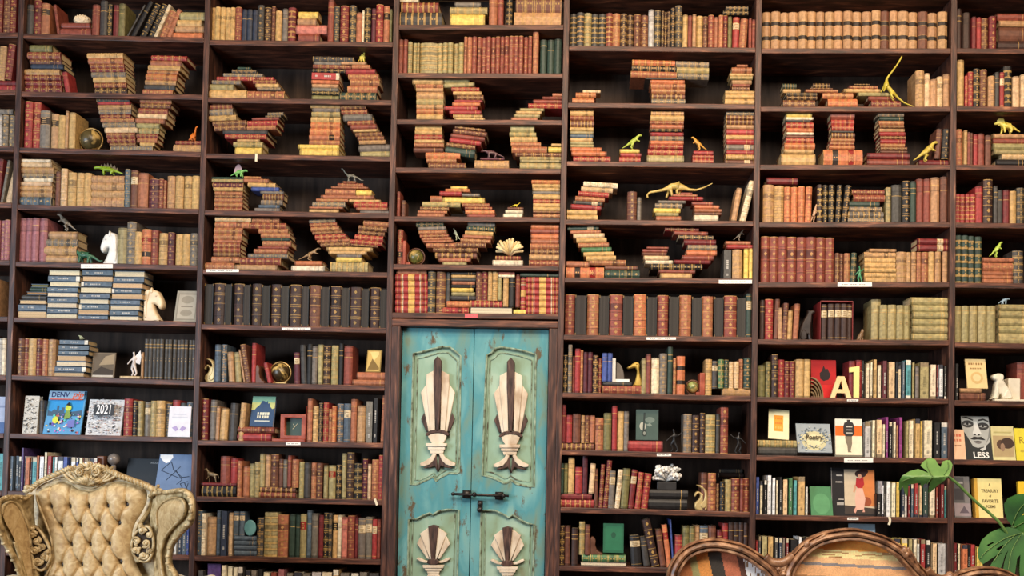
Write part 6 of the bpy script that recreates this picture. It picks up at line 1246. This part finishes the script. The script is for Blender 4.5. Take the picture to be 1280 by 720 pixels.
# side carvings: a dark plate paints the shade of openings behind the scrolls
M_HOLE_SHADE = solid('painted_hole_shade', (52, 38, 24), .8, 8)
for nm, L, sc_ in (('side_carving', dl([(200,410),(230,400),(262,430),(300,490),(328,560),(325,620),(300,665),(270,682),(240,668),(215,600),(203,520),(198,450)], 0, 580, 5.143), [(43.5,668,4.5,1),(48,676,4.8,-1),(46,687,5.2,1),(55,684,4.2,-1),(57,696,5,1),(50,701,5.5,-1),(42,660,2.5,-1),(61,690,2.5,1)]),
                   ('side_carving', dl([(262,402),(290,405),(312,440),(322,490),(318,550),(300,605),(265,628),(225,615),(195,580),(183,520),(200,460),(230,420)], 130, 580, 5.144), [(180,664,4.6,1),(188,668,4,-1),(172,676,4.8,-1),(184,679,5.4,1),(171,688,4.5,1),(181,694,5.2,-1),(189,688,3.6,1),(177,658,2.6,-1)])):
    root = plate(nm, L, lambda x, y: CY-.004, .012, M_HOLE_SHADE, chair, 0)
    mb = MB()
    for i, (x, y, r_, fl) in enumerate(sc_): scroll(mb, x, y, r_, 1.4, fl, .012, .0065, i*1.3)
    for i in range(16):
        k = rg.randrange(len(sc_)); x, y, r_, fl = sc_[k]; leafblob(mb, x+rg.uniform(-r_, r_), y+rg.uniform(-r_, r_), rg.uniform(0, 3.1), .011, .5, .014)
    e = mb.build('scrollwork', M_GOLD, root, True)
    mb = MB(); sweep(mb, W3(L, Yc, .004, 3, True), [(-.006, -.004), (-.004, .008), (.004, .008), (.006, -.004)], True); mb.build('carving_rim', M_GOLD, root, True)
# wings, coming forward from the back
for nm, Yw, outer, fab in (
  ('wing', lambda x, y: CY-.012*max(0, (x-190))*.42-.0, [(188,622),(192,617.5),(199,615.5),(207,616),(215,614.5),(224,613.5),(231,614.5),(236,618.5),(239.3,626),(240,634),(239.5,645),(237,653),(231,659.5),(223,668),(215,679),(211.5,690),(210.5,700),(212,708),(217,716),(222,726),(224,800),(192,800),(194,730),(192,700),(190,670),(187,645)],
   [(197.5,658),(196.3,644),(198,636),(202.5,629.5),(208,625.5),(213.6,623.3),(219,622.3),(224,622.6),(229,625.5),(231.6,631),(231.8,638.5),(229.5,645),(225,650.5),(219,656),(212,664),(206.5,673),(203,684),(201.5,696),(203,712),(206,726),(206,800),(198,800),(199,730),(198,700)]),
  ('wing', lambda x, y: CY-.012*max(0, (40-x))*.42-.0, [(37,618),(32,622),(24,621.5),(14,621.5),(5,622),(-1,626),(-4,634),(-4,645),(-2,655),(1,664),(4,674),(9,684),(15,694),(21,706),(25,718),(28,730),(28,800),(46,800),(46,730),(44,700),(40,670),(37,640)],
   [(3,643),(3.5,636.5),(6,631),(11.5,627.5),(17,628),(22,630.5),(27,636.5),(31,645),(35,655),(37.5,664),(39,676),(41,690),(43.5,708),(45,726),(45,800),(34,800),(33,728),(29.5,712),(25,695),(19,677),(13,664),(7,654)])):
    wing = plate(nm, outer, lambda x, y, f=Yw: f(x, y)+.03, .035, M_GOLD, chair, .006)
    puff('wing_pad', fab, lambda x, y, f=Yw: f(x, y)+.002, .030, 7, 1.5, M_DAMASK, wing)
    mb = MB(); p = W3(fab[:20], Yw, .004, 4); sweep(mb, p, [(-.006, -.006), (-.004, .007), (.0, .010), (.004, .007), (.006, -.006)])
    ed = [(o_[0]+(f_[0]-o_[0])*.25, o_[1]+(f_[1]-o_[1])*.25) for o_, f_ in zip(outer[:20], outer[:20])]
    p = W3(outer[:20], Yw, .0, 4); sweep(mb, p, [(-.012, -.012), (-.010, .010), (-.002, .016), (.006, .010), (.010, -.012)])
    for i in range(2, len(p)-2, 4): mb.ball(p[i]-Vector((0, .014, 0)), .009, 7, sc=(1.2, .6, .8))
    mb.build('wing_moulding', M_GOLD, wing, True)
# arms, seat, apron and legs down to the floor
cx = ch0.x
for s, px in ((-1, 26), (1, 214)):
    a = P(px, 722, CY-.05); b = P(px+s*50, 726, CY-.30)
    mb = MB(); mb.tube(smooth_path([a, a.lerp(b, .5)+Vector((0, 0, -.012)), b], 5), [.024]*4+[.020]*4+[.022]*3, 10, squash=.6)
    mb.tube([b, b+Vector((-s*.03, -.12, -.05)), b+Vector((-s*.10, -.06, -.40))], [.024, .030, .028], 10); mb.ball(b, .026, 12)
    mb.build('arm', solid('silvered_gold_arm', (196, 186, 164), .4, 20), chair, True)
zs_ = .46
mb = MB(); mb.box(cx-.34, cx+.34, CY-.58, CY+.02, zs_-.14, zs_+.02); mb.build('seat', M_DAMASK, chair, bevel=.05)
mb = MB(); mb.box(cx-.37, cx+.37, CY-.60, CY+.06, zs_-.22, zs_-.13); mb.build('apron', M_GOLD, chair, bevel=.02)
for sx in (-1, 1):
    for y in (CY-.54, CY+.06):
        x = cx+sx*.31; mb = MB(); mb.tube(smooth_path([(x, y, zs_-.15), (x+sx*.03, y-.01, zs_-.28), (x, y, .08), (x+sx*.02, y-.02, 0.0)], 5), [.05]*5+[.036]*5+[.026]*5+[.034], 10); mb.build('leg', M_GOLD, chair, True)
# ---------------------------------------------------------------- settee with medallion backs
SY = -1.55
Ys = lambda x, y: SY
c0 = P(1060, 720, SY)
settee = tag(empty('settee', (c0.x, SY, 0)), 'carved walnut settee back with round plank-filled medallions', 'settee')
def planks(name, L, along, cuts, cols, Yf):
    """boards across a medallion: one mesh, each board its own colour"""
    mb = MB(); R_ = random.Random(4)
    x0, x1 = min(p[0] for p in L), max(p[0] for p in L); y0, y1 = min(p[1] for p in L), max(p[1] for p in L)
    step = 1.2; nx, ny = int((x1-x0)/step)+1, int((y1-y0)/step)+1; ix = {}
    def vid(i, j):
        if (i, j) not in ix:
            x, y = x0+i*step, y0+j*step
            if not pin_poly(x, y, L): _, x, y = near(x, y, L)
            ix[(i, j)] = len(mb.v); mb.v.append(tuple(P(x, y, Yf(x, y))))
        return ix[(i, j)]
    rnd = {}
    def streak(a, b_):
        if (a, b_) not in rnd: rnd[(a, b_)] = R_.random()
        return rnd[(a, b_)]
    for j in range(ny):
        for i in range(nx):
            x, y = x0+(i+.5)*step, y0+(j+.5)*step
            if not pin_poly(x, y, L): continue
            t = along(x, y); k = 0
            while k < len(cuts) and t > cuts[k]: k += 1
            mb.f.append([vid(i, j), vid(i, j+1), vid(i+1, j+1), vid(i+1, j)]); mb.m.append(0)
            q = cols[k]; kk = R_.uniform(.85, 1.12)
            if q == 'peel': q = (236, 230, 214) if streak(i, 900+j//6) > .34 else (120, 92, 66)
            if q == 'grain': q = (226, 192, 134) if streak(j, i//7) > .22 else (150, 104, 60)
            mb.c.append(tuple(min(1, v*kk*1.6) for v in col(q)))
    return mb.build(name, M_PLANK, settee)
def oval(outer_top, inner_top, close_outer, close_inner):
    return outer_top+close_outer, inner_top+close_inner
PRS = [(-.024, -.02), (-.0235, .008), (-.018, .016), (-.013, .008), (-.010, .020), (-.002, .026), (.005, .022), (.008, .010), (.011, .018), (.018, .020), (.0225, .010), (.0235, -.02)]
def med(top, low, wtop):
    """centre line of a medallion frame"""
    return W3(top+low, Ys, 0, 5, True)
mid = lambda A_, B2: [((a[0]+b[0])/2, (a[1]+b[1])/2) for a, b in zip(A_, B2)]
oL = [(834.6,722),(837,708),(844,693.5),(854.5,683),(873,675),(893,673),(913,676),(933,682),(946,689.5),(959.5,700),(970,711),(975,722)]
iL = [(848.5,722),(852,712),(862.5,699),(875,692),(887,690),(900,690),(912,692),(922,695),(934,701),(944,707),(953,712),(961,722)]
oC = [(981,722),(984,707.5),(992.5,695),(1005,680),(1022.5,669),(1047.5,663),(1067.5,661),(1090,665),(1110,672.5),(1130,685),(1140,696),(1152.5,709),(1164,722)]
iC = [(989,722),(995,706),(1007,691),(1022,681.5),(1038,677),(1055,675),(1072,676),(1088,680),(1105,686),(1120,696),(1130,706),(1137.5,715),(1142,724)]
lowL = [(970,745),(955,775),(930,795),(900,800),(870,792),(846,770),(836,745)]
lowC = [(1158,750),(1138,785),(1105,805),(1068,810),(1030,803),(1000,782),(984,750)]
oR = [(1196,726),(1208,719.5),(1224,716),(1240,716),(1256,720),(1272,730),(1284,745)]
lowR = [(1290,775),(1280,805),(1250,822),(1215,812),(1195,785),(1190,750)]
for nm, o_, i_, lo, fixr in (('frame', oL, iL, lowL, .0), ('frame', oC, iC, lowC, .0)):
    mb = MB(); cl = med(mid(o_, i_), [(x+(P_[0]-x)*.08, y+(P_[1]-y)*.08) for (x, y), P_ in zip(lo, [(sum(q[0] for q in o_)/len(o_), 745)]*len(lo))], 0)
    sweep(mb, cl, PRS if o_ is oL else [(u*.95, w) for u, w in PRS], True); mb.build('medallion_frame', M_WALNUT, settee)
mb = MB(); sweep(mb, med(oR, lowR, 0), [(u*.9, w) for u, w in PRS], True); mb.build('medallion_frame', M_WALNUT, settee)
inL = iL+[(955,742),(942,768),(920,783),(900,786),(875,780),(856,763),(848,742)]
inC = iC+[(1138,750),(1122,778),(1095,792),(1068,796),(1038,790),(1012,772),(996,750)]
inR = [(x+(1238-x)*.13, y+(768-y)*.13) for x, y in oR+lowR]
grow = lambda L, cx, cy: [(x+(x-cx)*.05, y+(y-cy)*.05) for x, y in L]
slant = lambda x, y: x-(y-700)*.22
planks('plank_panel', grow(inL, 902, 740), slant, [862,871,886.5,903,922,929.5,952,957], [(150,92,54),(134,128,84),(186,122,62),(52,46,40),(160,92,66),(78,50,40),'peel',(196,140,70),(150,96,60)], lambda x, y: SY+.015)
planks('plank_panel', grow(inC, 1066, 745), lambda x, y: y-(x-1066)*.055, [688.5,698.5,705.5,709,722,730,745,760], [(222,140,66),'grain',(206,160,114),(118,112,110),(202,150,104),(150,104,66),(214,160,100),(120,112,104),(200,150,100)], lambda x, y: SY+.015)
planks('plank_panel', inR, slant, [1215,1230,1250], [(160,104,64),(206,170,120),(110,70,46),(180,130,80)], lambda x, y: SY+.015)
# carved links between the medallions
mb = MB()
mb.tube(W3([(956,696),(963,702),(973,704),(983,701),(991,694)], Ys, .004, 5), .016, 8)
mb.tube(W3([(964,706),(972,712),(982,708)], Ys, .0, 5), .014, 8)
for x, y, r_ in ((973,712,5.5),(969,719,4.5),(979,718,4.5)): scroll(mb, x, y, r_, 1.2, 1 if x > 972 else -1, .006, .007, 1.0, SY)
mb.build('carved_link', M_WALNUT, settee, True); mb = MB()
mb.tube(W3([(1158,712),(1168,722),(1180,724),(1190,720)], Ys, .0, 5), .016, 8); mb.ball(P(1187, 719, SY), .014, 10)
mb.build('carved_link', M_WALNUT, settee, True)
for dots, strips in ((((1009,681),), ((1004,686,1030,668),)), (((1130,688),(1133,694)), ((1128,682,1140,704),(1132,684,1147,712)))):
    mb = MB()
    for x, y in dots: mb.ball(P(x, y, SY-.018), .012, 10, sc=(1, .8, 1.2))
    for x0, y0, x1, y1 in strips: mb.tube(W3([(x0,y0),((x0+x1)/2+1,(y0+y1)/2-1.5),(x1,y1)], Ys, .018, 4), [.005]*9, 6)
    mb.build('carved_knot', M_WALNUT, settee, True)
mb = MB(); xa, xb = P(846, 760, SY).x, P(1270, 760, SY).x
mb.box(xa, xb, SY-.55, SY+.02, .36, .44); mb.build('seat', M_WALNUT, settee, bevel=.02)
mb = MB(); mb.box(xa+.02, xb-.02, SY-.03, SY+.02, .44, .80); mb.build('back_rail', M_WALNUT, settee, bevel=.01)
for x in (xa+.05, (xa+xb)/2, xb-.05):
    for y in (SY-.50, SY-.02):
        mb = MB(); mb.tube([(x, y, .37), (x, y, .2), (x, y-.01, 0)], [.035, .028, .02], 10); mb.build('leg', M_WALNUT, settee, True)
# ---------------------------------------------------------------- monstera plant at the right
PY = -1.35
b0 = P(1318, 860, PY)
plant = tag(empty('monstera_plant', (b0.x, PY, 0)), 'green monstera plant with split leaves at right picture edge', 'plant')
cr = lambda L: dl(L, 1100, 560, 4.5)
def leaf(L, holes, Yf, mat, vein):
    o = poly2d('leaf', [[(x, -y) for x, y in cr(L)]]+[[(x, -y) for x, y in cr(h_)] for h_ in holes], 0, .02, mat)
    bm = bmesh.new(); bm.from_mesh(o.data)
    for _ in range(2):
        bmesh.ops.subdivide_edges(bm, edges=[e for e in bm.edges if e.calc_length() > 5], cuts=1)
        bmesh.ops.triangulate(bm, faces=bm.faces)
    bm.to_mesh(o.data); bm.free()
    for v in o.data.vertices:
        x, y = v.co.x, -v.co.z; w_ = P(x, y, Yf(x, y)); v.co = Vector((w_.x, w_.y+v.co.y*.08, w_.z))
    o.data.polygons.foreach_set('use_smooth', [True]*len(o.data.polygons)); o.data.update()
    o.parent = plant; o.matrix_parent_inverse = Matrix.Translation(plant.location).inverted()
    for v in vein:
        pts = cr(v); mb = MB(); mb.tube([P(x, y, Yf(x, y)-.004) for x, y in [tuple(p)[:2] for p in smooth_path([(a, b, 0) for a, b in pts], 4)]], .0014, 6)
        mb.build('vein', M_STEM, o, True)
    return o
LA = [(383,160),(398,135),(408,95),(396,70),(375,68),(352,76),(342,108),(326,92),(312,66),(290,57),(265,60),(240,80),(228,100),(262,128),(272,140),(215,118),(168,130),(126,155),(108,190),(106,232),(114,240),(128,214),(146,270),(154,268),(160,205),(228,196),(236,236),(246,206),(282,186),(272,250),(286,248),(322,212),(362,184)]
leaf(LA, [], lambda x, y: PY-.05+abs(y-(597+.0*(x-1150)))*.0022+(1185-x)*.0012, M_LEAF2, [[(383,160),(300,166),(200,162),(118,190)], [(300,166),(270,110),(262,70)], [(360,150),(385,110),(382,76)], [(290,168),(260,210)]])
LB = [(800,478),(770,455),(725,445),(680,450),(620,475),(572,518),(552,570),(553,620),(575,655),(600,640),(660,600),(690,585),(640,630),(615,672),(640,700),(668,706),(690,650),(705,600),(722,575),(700,640),(688,720),(700,770),(735,800),(765,790),(760,700),(772,620),(790,600),(785,680),(790,780),(830,800),(890,760),(930,660),(920,560),(880,500)]
leaf(LB, [[(600,545),(635,528),(642,534),(610,552)], [(652,568),(690,545),(702,552),(668,576)]], lambda x, y: PY-.02+(y-660)*-.0014, M_LEAF, [[(800,478),(700,510),(600,580),(565,620)], [(760,490),(690,560),(640,640)], [(790,490),(740,580),(720,700)]])
LC = [(742,438),(716,405),(702,360),(698,315),(720,282),(765,262),(815,256),(880,270),(930,320),(930,380),(880,420),(826,350),(780,400)]
leaf(LC, [], lambda x, y: PY+.10-(x-1270)*.0012, M_LEAF, [[(742,438),(780,350),(850,280)]])
LD = [(752,450),(760,415),(790,385),(840,360),(900,350),(950,400),(950,470),(900,505),(850,480),(800,475)]
leaf(LD, [], lambda x, y: PY+.02-(x-1270)*.0008, M_LEAF, [[(752,450),(830,410),(920,400)]])
def stem(pts, r_=.006):
    mb = MB(); mb.tube(smooth_path(pts, 6), r_, 8); mb.build('stem', M_STEM, plant, True)
pot_top = Vector((b0.x, PY, .42))
sa = [P(1100+x/4.5, 560+y/4.5, PY-.03) for x, y in ((383,160),(440,205),(500,265),(560,320),(620,370),(692,448))]
stem(sa+[sa[-1]+Vector((.06, .02, -.12)), pot_top+Vector((-.03, 0, .1)), pot_top+Vector((-.03, 0, -.06))], .0055)
stem([P(1100+800/4.5, 560+478/4.5, PY-.03), P(1300, 720, PY), pot_top+Vector((.02, -.03, .2)), pot_top+Vector((.02, -.02, -.06))])
stem([P(1100+742/4.5, 560+438/4.5, PY+.12), P(1290, 690, PY+.1), pot_top+Vector((.0, .05, .2)), pot_top+Vector((.0, .03, -.06))])
stem([P(1100+752/4.5, 560+450/4.5, PY+.03), P(1285, 690, PY+.03), pot_top+Vector((.05, .03, .2)), pot_top+Vector((.04, .02, -.06))])
mb = MB(); n = 24; prof = [(0, 0), (.15, 0), (.17, .04), (.20, .36), (.215, .36), (.215, .42), (.195, .42), (.19, .37), (0, .37)]
vs = [(b0.x+r_*math.cos(2*math.pi*k/n), PY+r_*math.sin(2*math.pi*k/n), z) for r_, z in prof for k in range(n)]
mb.add(vs, [(i*n+k, i*n+(k+1) % n, (i+1)*n+(k+1) % n, (i+1)*n+k) for i in range(len(prof)-1) for k in range(n)]); mb.build('pot', M_POT, plant, True)
# ---------------------------------------------------------------- light
def area(name, loc, target, sx, sy, col, w, spread=180):
    l = bpy.data.lights.new(name, 'AREA'); l.shape = 'RECTANGLE'; l.size = sx; l.size_y = sy; l.color = col; l.energy = w; l.spread = math.radians(spread)
    o = bpy.data.objects.new(name, l); COL.objects.link(o); o.location = loc
    o.rotation_euler = (Vector(target)-Vector(loc)).to_track_quat('-Z', 'Y').to_euler(); return o
area('warm_ceiling_lamp', (1.0, -2.6, 4.6), (.7, 0, 2.4), 3.6, .5, (1, .64, .32), 80)
area('warm_ceiling_lamp', (-1.5, -2.8, 4.7), (-1.6, 0, 2.5), 2.0, .5, (1, .72, .45), 38)
area('side_window_light', (-5.0, -4.6, 1.9), (-1.6, 0, 1.4), 2.4, 2.2, (.74, .86, 1), 255)
area('room_fill_light', (1.0, -4.4, 4.4), (.9, 0, 1.0), 4.5, 1.2, (1, .90, .78), 125, 110)  # soft fill added from above; no window stands here
w = bpy.data.worlds.new('room'); scene.world = w; w.use_nodes = True
w.node_tree.nodes['Background'].inputs['Color'].default_value = (.62, .6, .62, 1)
w.node_tree.nodes['Background'].inputs['Strength'].default_value = .12
scene.view_settings.view_transform = 'Standard'
scene.view_settings.look = 'None'
scene.view_settings.exposure = 0.0
# floor and wall
mb = MB(); mb.box(-4.6, 4.6, -8.5, .6, -.1, 0); tag(mb.build('floor', M_FLOOR), kind='structure')
mb = MB(); mb.box(-4.6, 4.6, .34, .6, 0, 4.9); tag(mb.build('wall_back', M_WALL), kind='structure')
